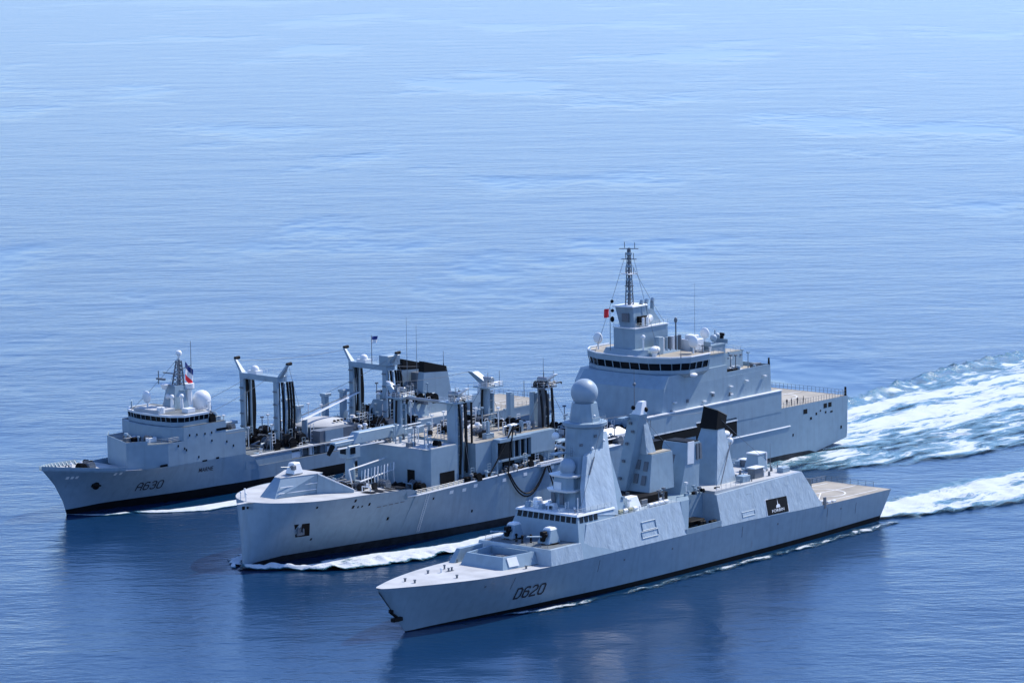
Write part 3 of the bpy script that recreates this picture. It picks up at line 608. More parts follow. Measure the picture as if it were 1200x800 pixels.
gn = MB().prism([(15.6, -1.3), (18.6, -1.3), (18.6, 1.3), (15.6, 1.3)], 17.0, [(16.2, -.8), (18, -.8), (18, .8), (16.2, .8)], 19.3).build('remote_gun', 'white', M, bev=.15)
MB().cone((16.2, 0, 18.4), (13.2, 0, 18.8), .12, .08, 8).build('gun_barrel', 'steel', gn); MB().cone((17, 0, 16.9), (17, 0, 17.15), 1.7, 1.7, 20).build('gun_ring', 'dull', gn)
MB().box(15.4, 16.3, .6, 1.4, 18.0, 18.9).build('sight', 'dull', gn, bev=.05)
for (u, v) in ((4.5, -3), (4.0, -1), (7.5, -4.8)): MB().cone((u, v, 13), (u, v, 14.5), .12, .1, 8).ball((u, v, 14.6), .22, seg=10, rings=8).build('deck_light', 'white', M, smooth=50)
for i in range(4):
    u = 26.5+2.7*i; v = 10.9+.25*i
    MB().faces([(u, v-1.3, 12.75), (u+2.0, v-1.3, 12.7), (u+2.3, v+1.4, 12.65), (u+.3, v+1.4, 12.7)], [[0, 1, 2, 3]]).build('deck_opening', 'black', M)
# hull details
MB().faces([(7.5, 0, 0)]*0, []) if 0 else None
def hull_plate(ship, H, u0, u1, z0, z1, off, name, m, par=None, skew=0):
    sk = skew*(z1-z0)
    q = [(u0+sk, z0), (u1+sk, z0), (u1, z1), (u0, z1)]
    return MB().faces([(u, H.hv(u, z)+off, z) for u, z in q]+[(u, H.hv(u, z)-.25, z) for u, z in q], [[0, 1, 2, 3], [7, 6, 5, 4], [0, 1, 5, 4], [1, 2, 6, 5], [2, 3, 7, 6], [3, 0, 4, 7]]).build(name, m, par or ship)
ap = hull_plate(M, HM, 9.4, 12.6, 5.4, 8.3, .05, 'anchor_pocket', 'black', None, .42)
hull_plate(M, HM, 9.2, 12.8, 5.2, 8.5, .02, 'pocket_frame', 'paint', ap, .42)
v = HM.hv(11, 6.8)+.2; MB().box(10.0, 12.0, v-.1, v+.2, 5.9, 6.5).cone((11, v, 6.2), (11, v, 8.0), .22).box(10.1, 10.5, v, v+.3, 6.3, 7.5).box(11.5, 11.9, v, v+.3, 6.3, 7.5).build('anchor', 'dull', ap)
for (u, z, s_) in ((1.5, 11.8, .55), (2.8, 11.8, .35), (12.8, 11.4, .35), (21.8, 11.6, .5), (21.8, 10.2, .55), (23.3, 10.1, .35), (24.4, 10.1, .35), (26.2, 10.2, .5), (33, 6.0, .55), (14.5, 4.2, .4), (57, 4.3, .45), (44.5, 8.9, .4), (170.5, 5.5, .5), (191, 4.6, .6)):
    hull_plate(M, HM, u, u+s_, z, z+s_*1.2, .04, 'porthole', 'black')
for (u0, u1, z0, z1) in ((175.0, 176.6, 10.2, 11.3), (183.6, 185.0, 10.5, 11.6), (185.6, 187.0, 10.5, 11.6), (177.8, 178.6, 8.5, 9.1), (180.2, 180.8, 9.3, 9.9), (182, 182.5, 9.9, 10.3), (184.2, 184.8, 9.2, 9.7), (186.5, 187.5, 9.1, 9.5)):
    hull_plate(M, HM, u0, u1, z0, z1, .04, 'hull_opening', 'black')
b = MB()
for i in range(10): a0, a1 = 46.0+i*24/10*1.0, 0
for i in range(12):
    u0 = 144+25.5*i/12; u1 = 144+25.5*(i+1)/12; b.cone((u0, HM.hv(u0, 8.1)+.05, 8.1), (u1, HM.hv(u1, 8.1)+.05, 8.1), .16, .16, 6)
b.build('rubbing_strake', 'white', M)
for k in range(6):
    u = 29+k*1.6; hull_plate(M, HM, u, u+1.1, 9.35+.05*k, 9.55+.05*k, .03, 'draft_slot', 'dull')
for (u, z) in ((49.5, 9.4), (57, 9.7), (66.2, 9.6), (73.0, 9.9), (82, 10.2), (53.5, 9.3)): hull_plate(M, HM, u, u+1.1, z, z+.7, .05, 'hull_fitting', 'white')
ld = MB()
for q in (-.35, .35): ld.tube([(42.5+q, HM.hv(42.5, 10)+.25, 10.4), (42.5+q, HM.hv(42.5, 2.0)+.25, 2.2)], .05, 5)
for j in range(18): z = 2.4+j*.44; ld.cone((42.1, HM.hv(42.5, z)+.25, z), (42.9, HM.hv(42.5, z)+.25, z), .04, .04, 5)
ld.build('pilot_ladder', 'white', M)
# edge coaming along the cargo deck
b = MB()
for i in range(30):
    u0, u1 = 37+i*2.3, 37+(i+1)*2.3
    b.cone((u0, HM.deckv(u0), zM(u0)+.12), (u1, HM.deckv(u1), zM(u1)+.12), .16, .16, 6)
b.build('gunwale_bar', 'white', M)
MB().rail([(u, -HM.deckv(u)+.3, zM(u)) for u in (37, 55, 75, 95, 110)], 1.1, 1.8).build('railing', 'paint', M)
MB().rail([(u, HM.deckv(u)-.3, zM(u)) for u in (38, 46, 54)], 1.0, 1.5, .05).build('railing', 'white', M)
# foredeck crane with horizontal boom
cr = MB().cone((38.5, -4.6, 10.5), (38.5, -4.6, 16.8), 1.15, 1.0, 18).build('deck_crane', 'paint', M, smooth=40)
MB().box(36.9, 40.6, -6.2, -3.4, 16.8, 19.6).build('crane_cab', 'paint', cr, bev=.15); MB().box(36.8, 36.95, -5.8, -4.2, 17.8, 19.2).box(37.4, 38.9, -3.38, -3.3, 17.8, 19.2).build('cab_window', 'glass', cr)
MB().prism([(33.5, -5.6), (61.5, -5.3), (61.5, -4.3), (33.5, -4.0)], [19.8, 19.2, 19.2, 19.8], [(33.5, -5.6), (61.5, -5.3), (61.5, -4.3), (33.5, -4.0)], [20.6, 20.8, 20.8, 20.6]).build('crane_boom', 'paint', cr, bev=.08)
MB().prism([(38.5, -6.1), (56, -5.7), (56, -3.9), (38.5, -3.5)], 19.7, [(40.5, -5.9), (54, -5.6), (54, -4.0), (40.5, -3.7)], 22.0).build('boom_housing', 'paint', cr, bev=.1)
MB().tube([(33, -4.8, 21.2), (61, -4.8, 21.4)], .14, 6).tube([(34, -3.8, 19.3), (58, -3.8, 19.0)], .18, 6).build('hydraulic_pipe', 'white', cr)
MB().cone((33.6, -4.8, 20), (32.2, -4.8, 18.2), .6, .4).build('hook_block', 'black', cr)
MB().ball((41.2, -4.4, 20.6), .8, seg=14, rings=10).build('winch_drum', 'dull', cr)
for i in range(11):                                              # row of slender stanchions by the crane
    u = 33.5+i*1.15; MB().tube([(u, 3.5-.15*i, 11.0 if u > 36 else 12.7), (u-.5, 3.8-.15*i, 14.0), (u+.3, 3.2-.15*i, 15.6)], .11, 6).build('hose_cradle', 'white' if i % 3 else 'paint', M)
MB().tube([(32, 1.2, 15.7), (47, -2.2, 15.9)], .16, 6).tube([(32, 4.4, 13.6), (46, .8, 13.8)], .16, 6).tube([(32, 2.0, 12.8), (32, 1.2, 15.7)], .16, 6).build('cradle_beam', 'white', M)
clutter(M, ['deck_pipe', 'winch', 'vent', 'bollard', 'deck_locker', 'hose_reel'], 34, (37.5, 46), (-9, 11.5), lambda u: zM(u)-.05, 11)
clutter(M, ['winch', 'bollard', 'vent', 'deck_pipe', 'hose_reel', 'deck_locker'], 26, (26, 36), (-9, 8.5), lambda u: zM(u)-.05, 12)
# forward deckhouse
dh = MB().prism([(46.5, -10), (46.3, 8.6), (47.5, 10.2), (55.8, 10.2), (55.8, -10.2)], 10.6, [(46.5, -10), (46.3, 8.6), (47.5, 10.2), (55.8, 10.2), (55.8, -10.2)], 18.7).build('forward_deckhouse', 'paint', M)
MB().box(46.4, 55.7, -10, 10, 18.72, 18.8).build('deckhouse_roof', 'deck', dh)
MB().box(46.2, 46.5, 4.6, 6.6, 10.8, 14.2).build('door_opening', 'black', dh); MB().box(50.2, 54.8, 10.0, 10.26, 10.8, 13.4).build('door_opening', 'black', dh)
clutter(M, ['deck_pipe', 'vent', 'ladder_frame', 'stub_post', 'winch', 'deck_locker'], 30, (47, 55), (-8, 9.4), 18.8, 14)
def ras_mast(ship, u, v, z0, zt, sg, hoses, w_=1.0, head=True, m='paint'):
    r = MB().box(u-w_, u-w_*.35, v-w_, v+w_*.9, z0, zt).box(u+w_*.7, u+w_*1.2, v-w_*.8, v+w_*.6, z0, zt-1.5).build('replenishment_mast', m, ship, bev=.08)
    b = MB()
    for k in range(int((zt-z0)/2)): b.box(u-w_*.1, u+w_*.9, v-w_*.5, v+w_*.5, z0+k*2+1, z0+k*2+1.25)
    b.build('mast_bracing', 'steel', r)
    if head:
        b = MB().box(u-w_*2.0, u+w_*2.4, v-w_*1.8, v+w_*1.8, zt, zt+.25)
        b.build('mast_platform', m, r)
        MB().rail([(u-2*w_, v-1.7*w_, zt+.25), (u-2*w_, v+1.7*w_, zt+.25), (u+2.3*w_, v+1.7*w_, zt+.25), (u+2.3*w_, v-1.7*w_, zt+.25)], 1.0, 1.4, .05).build('railing', 'white', r)
        clutter(ship, ['deck_pipe', 'ladder_frame', 'stub_post', 'winch'], 7, (u-1.6*w_, u+1.2*w_), (v-1.4*w_, v+1.4*w_), zt+.25, int(u*7+v), sc=.65)
        for q in (-1.5, 1.7): MB().cone((u+q*w_, v+1.4*w_, zt+.2), (u+q*w_, v+1.4*w_, zt+3.6), .06, .05, 6).build('pole', 'dull', r)
        MB().box(u-1.1, u+.6, v-.9, v+.9, zt+.25, zt+1.5).cone((u, v-1.4, zt+1.6), (u, v+1.4, zt+1.6), .7, .7, 14).build('sheave_block', 'steel', r, bev=.05)
        MB().prism([(u-.6, v), (u+.6, v), (u+.6, v+.9*sg), (u-.6, v+.9*sg)], zt+1.4, [(u-.35, v+3.0*sg), (u+.35, v+3.0*sg), (u+.35, v+3.9*sg), (u-.35, v+3.9*sg)], zt+3.2).build('outrigger_arm', 'white', r)
    for i, (du, dv, low) in enumerate(hoses):
        n = 7; pts = [(u+du*(1-.15*math.sin(math.pi*j/n)), v+dv+.5*sg*math.sin(math.pi*j/n), zt-.4+(low-zt+.4)*j/n) for j in range(n+1)]
        MB().tube(pts, .26, 8).build('hose', 'hose', r)
    return r
ras_mast(M, 57.5, 8.3, 11, 27.4, 1, ((.2, .9, 12), (1.9, .9, 12.5), (2.9, .4, 12), (3.8, 1.2, 13)), 1.3)
ras_mast(M, 58.5, -8.3, 11, 26.8, -1, ((-1.9, .6, 15), (2.2, 0, 13)), 1.1)
ras_mast(M, 86.5, 8.3, 11.5, 27.0, 1, ((-1.6, .3, 12), (-.8, 1.3, 12.5), (1.0, 1.5, 12), (1.9, .7, 12), (2.7, 0, 12.5)), 1.0, m='dull')
ras_mast(M, 87.0, -8.3, 11.5, 25.6, -1, ((-1.8, 0, 17),), 1.2)
MB().prism([(86.3, -9.8), (88.3, -9.8), (88.3, -7.0), (86.3, -7.0)], 26, [(84.8, -12.4), (86.0, -12.4), (86.0, -11), (84.8, -11)], 29.0).build('transfer_arm', 'paint', M, bev=.1)
MB().prism([(57, -9.2), (60, -9.2), (60, -6.6), (57, -6.6)], 26.5, [(57.5, -11.6), (58.6, -11.6), (58.6, -10.3), (57.5, -10.3)], 29.4).build('transfer_arm', 'paint', M, bev=.1)
antenna_whip(M, 60.5, -8, 27, 17, .07); antenna_whip(M, 62.5, -7.0, 27, 15, .07); antenna_whip(M, 86.5, 8.3, 27.5, 6, .08)
MB().tube([(58, 6, 27.0), (58, -6, 27.0)], .35, 8).build('mast_bridge', 'steel', M)
# midships house
mh = MB().prism([(60.5, -11), (60.5, 11.2), (86, 11.6), (86, -11)], 10.9, [(60.5, -11), (60.5, 11.2), (86, 11.6), (86, -11)], 18.3).build('midships_house', 'paint', M)
MB().box(60.6, 85.9, -10.8, 11.2, 18.32, 18.42).build('house_roof', 'beige', mh)
MB().box(66.0, 76.5, 11.3, 12.9, 13.7, 14.1).box(66.0, 76.5, 11.3, 13.3, 17.9, 18.6).box(65.6, 66.1, 11.3, 12.6, 11, 18).box(73.2, 73.5, 12.2, 12.7, 14, 18).box(75.1, 75.4, 12.2, 12.7, 14, 18).box(71.2, 71.5, 12.2, 12.7, 14, 18).box(76.6, 84.5, 11.4, 13.0, 14.2, 18.6).build('control_gallery', 'paint', mh)
MB().box(66.1, 76.5, 11.3, 12.1, 14.1, 17.9).box(77.4, 78.9, 13.0, 13.05, 11, 11.2).build('gallery_window', 'glass', mh)
MB().box(77, 79, 11.4, 11.9, 11.1, 13.8).build('door_opening', 'black', mh); MB().box(69, 72.5, 11.2, 11.7, 11.1, 13.2).build('door_opening', 'black', mh)
for (u, v, h, r) in ((80, 4, 8.0, .75), (86, 5.5, 7.5, .75), (74, 1.8, 2, .4), (78.5, 8.5, 2.4, .4), (67.0, 9.0, 3.8, .35)): MB().cone((u, v, 18.4), (u, v, 18.4+h), r, r*.9, 12).box(u-r*.7, u+r*.9, v+r*.6, v+r*1.1, 18.4, 18.4+h*.96).build('vent_trunk', 'paint', mh)
clutter(M, ['deck_pipe', 'vent', 'deck_locker', 'winch', 'stub_post', 'ladder_frame', 'hose_reel'], 46, (61.5, 84.5), (-10, 10.2), 18.42, 15)
clutter(M, ['deck_pipe', 'vent', 'deck_locker', 'winch', 'bollard', 'hose_reel', 'ladder_frame'], 44, (56.5, 92), (11.9, 13.2), lambda u: zM(u)-.05, 16)
clutter(M, ['deck_pipe', 'vent', 'deck_locker', 'winch', 'stub_post', 'ladder_frame', 'hose_reel'], 60, (88.5, 119), (-12, 12.5), lambda u: zM(u)-.05, 17, sc=1.35)
# saddle and the hoses hanging over the side
sd_ = MB().box(70.0, 72.2, 11.8, 13.0, 20.9, 21.3).cone((71, 11.4, 18.4), (71, 12.2, 21), .25).build('hose_saddle', 'white', M, bev=.1)
def cat(a, b_, sag, n=14):
    return [(a[0]+(b_[0]-a[0])*i/n, a[1]+(b_[1]-a[1])*i/n, a[2]+(b_[2]-a[2])*i/n-sag*4*(i/n)*(1-i/n)) for i in range(n+1)]
for pts in (cat((71, 12.9, 21.1), (62.5, 13.3, 11.6), .4), cat((71, 12.9, 21.1), (67.5, 14.2, 11.2), -.4), cat((67.5, 14.2, 11.2), (79.8, 14.4, 11.0), 5.6), cat((67.9, 14.3, 11.2), (79.4, 14.5, 10.9), 4.9), cat((80.4, 14.3, 11.2), (80.8, 17.0, 3.6), .3), cat((81.0, 14.3, 11.2), (81.6, 17.2, 3.8), .3)):
    MB().tube(pts, .17, 8).build('slung_hose', 'hose', sd_)
MB().box(77.8, 85.5, 13.2, 14.6, 11.3, 11.8).box(77.8, 85.5, 13.9, 14.5, 12.0, 12.2).build('side_platform', 'white', M)
MB().box(85.2, 88.6, 12.0, 14.4, 15.6, 15.9).tube([(83.8, 14.2, 15.8), (91, 13.8, 15.4)], .2).build('side_platform', 'paint', M)
# white covered boat ahead of the superstructure
bt = MB().prism([(103.8, 9), (106, 7.7), (112.6, 7.7), (112.6, 10.6), (106, 10.6), (103.8, 9.8)], 12.8, [(103.0, 9), (105.5, 7.3), (113.2, 7.3), (113.2, 11), (105.5, 11), (103, 9.8)], 14.0).build('covered_boat', 'white', M, bev=.15)
MB().prism([(103.6, 8.8), (106, 7.6), (113, 7.6), (113, 10.8), (106, 10.8), (103.6, 9.8)], 14.0, [(105, 9.1), (107, 9), (111, 9), (111, 9.5), (107, 9.5), (105, 9.5)], 15.3).build('boat_cover', 'white', bt, bev=.05)
MB().box(100, 115, 10.9, 13.6, 12.1, 12.45).build('boat_platform', 'white', M)
# -------- superstructure aft
side = [(118.5, -12.6), (116.4, -8), (116.0, 0), (116.4, 8), (118.5, 12.6)]
s1 = MB().prism([(121.2, -13.0), (119.6, -10.8), (119.2, 0), (119.6, 10.8), (121.2, 13.0), (163.5, 13.0), (163.5, -13.0)], 12.0,
                [(122.8, -13.0), (121.2, -10.8), (120.8, 0), (121.2, 10.8), (122.8, 13.0), (163.2, 12.7), (163.2, -12.7)], 22.5).build('superstructure', 'paint', M)
MB().prism([(122.8, -12.99), (121.2, -10.79), (120.8, 0), (121.2, 10.79), (122.8, 12.99), (146.5, 12.8), (146.5, -12.8)], 22.5,
           [(124.8, -12.9), (123.4, -10.6), (123.0, 0), (123.4, 10.6), (124.8, 12.9), (146.5, 12.7), (146.5, -12.7)], 25.2).build('upper_superstructure', 'paint', M)
b = MB()   # bulwark round the aft terrace
b.box(146.6, 163.2, 12.5, 12.7, 22.4, 23.5).box(163.0, 163.2, -12.6, 12.4, 22.4, 23.5).box(146.6, 163.2, -12.7, -12.5, 22.4, 23.5); b.build('terrace_bulwark', 'paint', M)
MB().box(146.6, 163.0, -12.4, 12.4, 22.52, 22.6).build('terrace_deck', 'beige', M)
clutter(M, ['vent', 'deck_locker', 'stub_post'], 14, (152, 162), (5, 12), 22.6, 21)
# flush side plating with boat openings (port and starboard)
q = [(112.5, 12.2), (166, 12.75)]
def side_wall(sg):
    def bx(u0, u1, z0, z1, d=1.4): return ((u0, u1), (z0, z1), d)
    b = MB(); vo = 13.86*sg; vi = 12.9*sg
    segs = [(113.5, 118.3, 8.9, 16.9), (118.3, 141.5, 12.6, 16.9), (118.3, 134.0, 8.8, 9.0), (136.5, 142.0, 12.2, 12.4), (148.6, 166, 12.2, 16.9), (141.5, 148.6, 12.9, 16.9)]
    for u0, u1, z0, z1 in segs[:2]+segs[4:]:
        if sg < 0 and u0 < 121: continue
        b.box(u0, u1, min(vo, vi), max(vo, vi), z0 if z0 > 12.5 else 12.0, z1)
    b.build('side_wall', 'paint', M)
    MB().box(110 if sg > 0 else 141, 166.2, min(vo, vi)-.02, max(vo, vi)+.12, 16.9, 17.1).build('side_ledge', 'white', M)
for sg in (1, -1): side_wall(sg)
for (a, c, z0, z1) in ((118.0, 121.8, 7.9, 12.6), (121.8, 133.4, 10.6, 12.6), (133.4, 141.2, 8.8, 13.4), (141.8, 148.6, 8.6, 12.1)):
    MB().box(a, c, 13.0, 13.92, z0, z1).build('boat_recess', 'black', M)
for (a, c, z) in ((117.8, 121.9, 12.7), (121.7, 133.5, 12.7), (133.3, 141.3, 13.5), (141.6, 148.8, 12.2)): MB().box(a, c, 13.3, 13.98, z-.1, z+.1).build('recess_frame', 'white', M)
MB().ball((143.6, 14.0, 9.6), .9, sx=2.1).build('inflatable_boat_bow', 'white', M, smooth=50)
for (u, z) in ((122, 13.9), (128, 14.4), (140, 19.4), (147, 20.0), (153, 20.6), (160, 20.9), (147, 18.2), (137, 17.8), (126, 18.9), (126, 16.4)):
    MB().box(u, u+.9, 12.9, 13.5, z, z+.3).build('wall_light', 'white', M)
for (u, z) in ((140.5, 18.6), (131, 18.4), (125.0, 16.6), (147, 18.0)): MB().box(u, u+.6, 12.9, 13.2, z, z+.8).build('wall_fitting', 'dull', M)
for k in range(9): MB().box(120.1+.0*k, 120.9, -9.5+k*1.25, -9.3+k*1.25+.3, 12.2, 14.4).build('front_rib', 'white', M)
# bridge: wide rounded drum overhanging the block
def plan(g, ux=137.5, wv=14.5):
    return [(ux, -wv-g), (130.4, -wv-g), (126.8-g, -wv+2.4-g*.6), (124.2-g, -7.5), (123.3-g, 0), (124.2-g, 7.5), (126.8-g, wv-2.4+g*.6), (130.4, wv+g), (ux, wv+g)]
br = MB().prism(plan(-1.6), 24.2, plan(-.1), 25.3).build('bridge', 'paint', M)
MB().prism(plan(-.05), 25.3, plan(0), 26.1).build('bridge_sill', 'paint', br)
MB().prism(plan(-.5), 26.1, plan(-.15), 27.7).build('bridge_inner', 'glass', br)
pb, pt_ = plan(-.28), plan(.12)
fr = MB()
for i in range(len(pb)-1):
    A, B, C_, D = Vector(pb[i]), Vector(pb[i+1]), Vector(pt_[i]), Vector(pt_[i+1]); k = max(1, int((B-A).length/1.9))
    for j in range(k+1): t = j/k; p0, p1 = A.lerp(B, t), C_.lerp(D, t); fr.cone((p0.x, p0.y, 26.05), (p1.x, p1.y, 27.75), .13, .13, 4)
fr.build('window_mullion', 'paint', br)
MB().prism(plan(.25), 27.7, plan(.3), 28.9).build('bridge_brow', 'paint', br)
MB().prism(plan(-.2), 28.88, plan(-.3), 29.0).build('bridge_roof', 'beige', br)
par = MB(); pp = plan(.3)
for a, c in zip(pp, pp[1:]): par.cone((*a, 29.1), (*c, 29.1), .16, .16, 6)
par.build('roof_edge', 'white', br)
MB().box(137.5, 146.4, -12, 12, 25.2, 28.0).build('bridge_rear_house', 'paint', M); MB().box(137.4, 146.4, -12.1, 12.1, 28.0, 28.25).build('rear_roof', 'beige', M)
MB().ball((131.2, 14.9, 24.9), .7, sx=1.6, sz=.7).build('wing_lamp', 'white', M, smooth=40)
MB().prism([(124.4, -6), (123.9, 4.8), (126, 6.2), (139, 6.2), (139, -6)], 29.0, [(124.8, -5.4), (124.4, 4.4), (126.4, 5.6), (131, 5.6), (131, -5.4)], 30.4).build('tower_plinth', 'paint', M)
tw = MB().prism([(125.5, -3.6), (125.5, 2.6), (137.5, 2.6), (137.5, -3.6)], [29.9, 29.9, 30.2, 30.2], [(125.5, -3.6), (125.5, 2.6), (137.5, 2.6), (137.5, -3.6)], 35.0).build('mast_tower', 'paint', M)
MB().box(125.3, 137.7, -3.8, 2.8, 35.0, 35.2).build('tower_cap', 'white', tw)
MB().rail([(125.5, -3.6, 35.2), (125.5, 2.6, 35.2), (137.5, 2.6, 35.2)], 1.0, 1.5).build('railing', 'paint', tw)
b2 = MB().prism([(126.6, -2.6), (126.6, 1.6), (131.6, 1.6), (131.6, -2.6)], 35.2, [(125.4, -3.0), (126.6, 1.2), (131.2, 1.2), (131.2, -3.0)], 39.8).build('tower_head', 'paint', tw)
MB().prism([(124.6, -3.4), (126.0, 1.6), (131.8, 1.6), (131.8, -3.2)], 39.8, [(124.8, -3.2), (126.2, 1.4), (131.4, 1.4), (131.4, -3.0)], 40.2).build('head_roof', 'white', b2, bev=.05)
MB().box(126.0, 126.62, -1.6, .2, 36.4, 38.3).build('head_recess', 'dull', b2)
MB().ball((124.6, -3.2, 37.0), .45, sz=1.5).ball((124.4, -3.0, 39.0), .4).ball((123.8, -2.6, 41.2), .4).build('lamp_cluster', 'black', b2, smooth=50)
MB().box(127.6, 130.5, 1.5, 2.2, 35.6, 37.6).build('black_panel', 'black', b2)
for j, u in enumerate((129.8, 132.0, 134.6)):
    MB().tube([(u, 1.0-.3*j, 35.2), (u, 1.0-.3*j, 40.2), (u+.5, .9-.3*j, 40.9)], .45, 12).build('exhaust_pipe', 'paint', tw)
MB().prism([(131.8, -2.6), (131.8, 1.2), (137.2, 1.2), (137.2, -2.6)], 35.2, [(131.8, -2.4), (131.8, .9), (134.0, .9), (134.0, -2.4)], 38.8).build('exhaust_casing', 'paint', tw)
for (u, v) in ((129.0, 2.0), (130.4, 2.1)): MB().cone((u, v, 35.3), (u, v, 37.3), .5, .5, 10).build('life_canister', 'white', tw)
MB().cone((131.6, 1.2, 36.3), (133.0, 1.2, 36.9), .9, .8, 12).build('life_canister', 'white', tw)
ms = MB()
for (a, c) in ((-.65, -.65), (.65, -.65), (.65, .65), (-.65, .65)): ms.cone((127.6+a, -.6+c, 40.1), (127.6+a*.35, -.6+c*.35, 53), .13, .09, 6)
for k in range(14):
    z0_, z1_ = 40.1+.92*k, 41.0+.92*k; s0 = .65*(1-.65*k/14)
    for (a, c, d, e) in ((-1, -1, 1, -1), (1, -1, 1, 1), (1, 1, -1, 1), (-1, 1, -1, -1)): ms.cone((127.6+a*s0, -.6+c*s0, z0_), (127.6+d*s0, -.6+e*s0, z1_), .07, .07, 4)
mm = ms.build('lattice_mast', 'dull', tw)
MB().cone((127.6, -.6, 40.1), (127.6, -.6, 53.2), .4, .22, 8).build('mast_core', 'dull', mm)
for (z, w_) in ((53.0, 1.9), (50.6, 1.5), (47.3, 1.5), (44.5, .9)): MB().tube([(127.6-w_*.6, -.6-w_, z), (127.6+w_*.6, -.6+w_, z)], .1, 6).tube([(127.6+w_*.3, -.6-w_*.9, z), (127.6+w_*.3, -.6-w_*.9, z+1.4)], .08, 6).tube([(127.6, -.6+w_*.9, z), (127.6, -.6+w_*.9, z+1.5)], .08, 6).build('yard', 'dull', mm)
for z in (43, 45.8, 48.8, 51.6): MB().cone((127.6, -.6, z), (127.6, -.6, z+.5), .75, .75, 10).build('mast_ring', 'paint', mm)
MB().box(126.2, 129, -1.9, .7, 47.2, 47.35).build('mast_gallery', 'white', mm)
# bridge roof gear
dish(M, 129.0, -11.0, 29.0, 1.3); dish(M, 136.0, 11.2, 29.0, 1.4)
MB().cone((127.0, 7.0, 29.0), (127.0, 7.0, 29.9), .6).ball((127.2, 7.0, 30.5), 1.0, sx=1.5, sz=.85).build('radome', 'domew', M, smooth=50)
MB().ball((125.6, 4.9, 33.4), .5).cone((125.6, 4.9, 29), (125.6, 4.9, 33.4), .2).build('director', 'white', M, smooth=50)
for i in range(6): MB().cone((131.8+1.25*i, 5.6, 29.0), (131.8+1.25*i, 5.6, 32.6), .42, .42, 10).build('vent_pipe', ['white', 'paint', 'dull'][i % 3], M)
MB().box(129.6, 131.2, 4.8, 6.3, 29, 33).box(131, 139.6, 4.2, 4.6, 29, 32.4).build('roof_locker', 'paint', M, bev=.05)
MB().box(139.5, 143.5, 4.8, 8.4, 28.2, 31.4).box(140.5, 142.5, 5.2, 7.8, 31.4, 32.3).build('roof_locker', 'white', M, bev=.1)
MB().cone((136.3, 5.9, 28.9), (136.3, 5.9, 36.6), .2, .16, 8).ball((136.3, 5.9, 36.2), .4, sz=1.6).build('pole_mast', 'dull', M)
antenna_whip(M, 136.8, 11.0, 29, 16, .05); antenna_whip(M, 128, 13.8, 29, 5, .05)
MB().cone((126.2, 14.6, 15), (126.2, 14.6, 29.2), .1, .1, 6).build('awning_post', 'white', M) if 0 else None
clutter(M, ['vent', 'deck_locker', 'stub_post'], 8, (138, 146), (8, 11.5), 28.25, 31)
# aft pod and block
pd = MB().box(144.8, 150.6, 5.6, 9.2, 25.0, 29.4).build('radar_house', 'paint', M)
MB().box(144.4, 151.0, 5.2, 9.6, 29.4, 29.65).box(144.4, 144.6, 5.2, 9.6, 29.6, 30.5).box(150.8, 151, 5.2, 9.6, 29.6, 30.5).build('radar_platform', 'paint', pd)
dish(M, 145.8, 7.0, 29.6, 1.3); MB().ball((148.2, 7.6, 30.9), .85).ball((149.8, 7.3, 31.2), .75).cone((149.0, 7.4, 29.6), (149.0, 7.4, 32.7), .18).build('radome', 'dome', pd, smooth=50)
MB().box(150.9, 151.3, 7.3, 8.2, 30, 31.8).ball((150.0, 9.0, 31.6), .4).build('sensor', 'black', pd)
MB().prism([(146.6, -10), (146.6, 6.5), (161, 6.5), (161, -10)], 22.6, [(146.6, -10), (146.6, 6.2), (160.8, 6.2), (160.8, -10)], 26.4).build('aft_house', 'paint', M)
MB().box(146.7, 160.8, -9.8, 6.0, 26.4, 26.55).build('aft_house_roof', 'beige', M)
MB().cone((153.5, 2, 26.5), (153.5, 2, 27.3), 1.8, 2.2, 20).build('life_raft_ring', 'white', M)
MB().rail([(146.8, 6, 26.5), (160.6, 6, 26.5), (160.6, -6, 26.5)], 1.0, 2).rail([(139, 11.8, 28.25), (146.3, 11.8, 28.25)], 1.0, 1.8).build('railing', 'paint', M)
clutter(M, ['vent', 'deck_locker', 'stub_post'], 8, (147.5, 152), (9.5, 12), 22.6, 33)
MB().cone((162.9, 12.5, 23.4), (162.9, 12.5, 25.0), .28, .2, 8).build('corner_lamp', 'black', M)
# flight deck
pts = [(u, HM.deckv(u)-.1, zM(u)) for u in (167, 176, 185, 193.6)]+[(193.8, 6, 12.3), (193.8, -6, 12.3)]+[(u, -HM.deckv(u)+.1, zM(u)) for u in (193.6, 185, 176, 166)]
MB().rail(pts, 1.3, 1.15, .05, 2).build('railing', 'dull', M)
MB().cone((193.5, 12.6, 12.3), (193.5, 12.6, 14.4), .3, .25, 8).build('corner_lamp', 'black', M)
circ = [(181+6*math.cos(R(15*i)), 6*math.sin(R(15*i))) for i in range(25)]
deck_strip(M, HM, circ, .35, 'landing_circle', 'line', .012, M)
for p in ([(167, 0), (193, 0)], [(168, -11), (193, -10.5)], [(168, 11), (193, 10.5)], [(174, -10), (174, 10)]): deck_strip(M, HM, p, .3, 'deck_line', 'line', .006, M)
clutter(M, ['deck_locker', 'vent', 'bollard'], 10, (166.5, 169), (-11, 11), 12.6, 35)
MB().box(163.3, 163.6, -7, 7, 12.8, 19.5).build('hangar_door', 'dull', M)
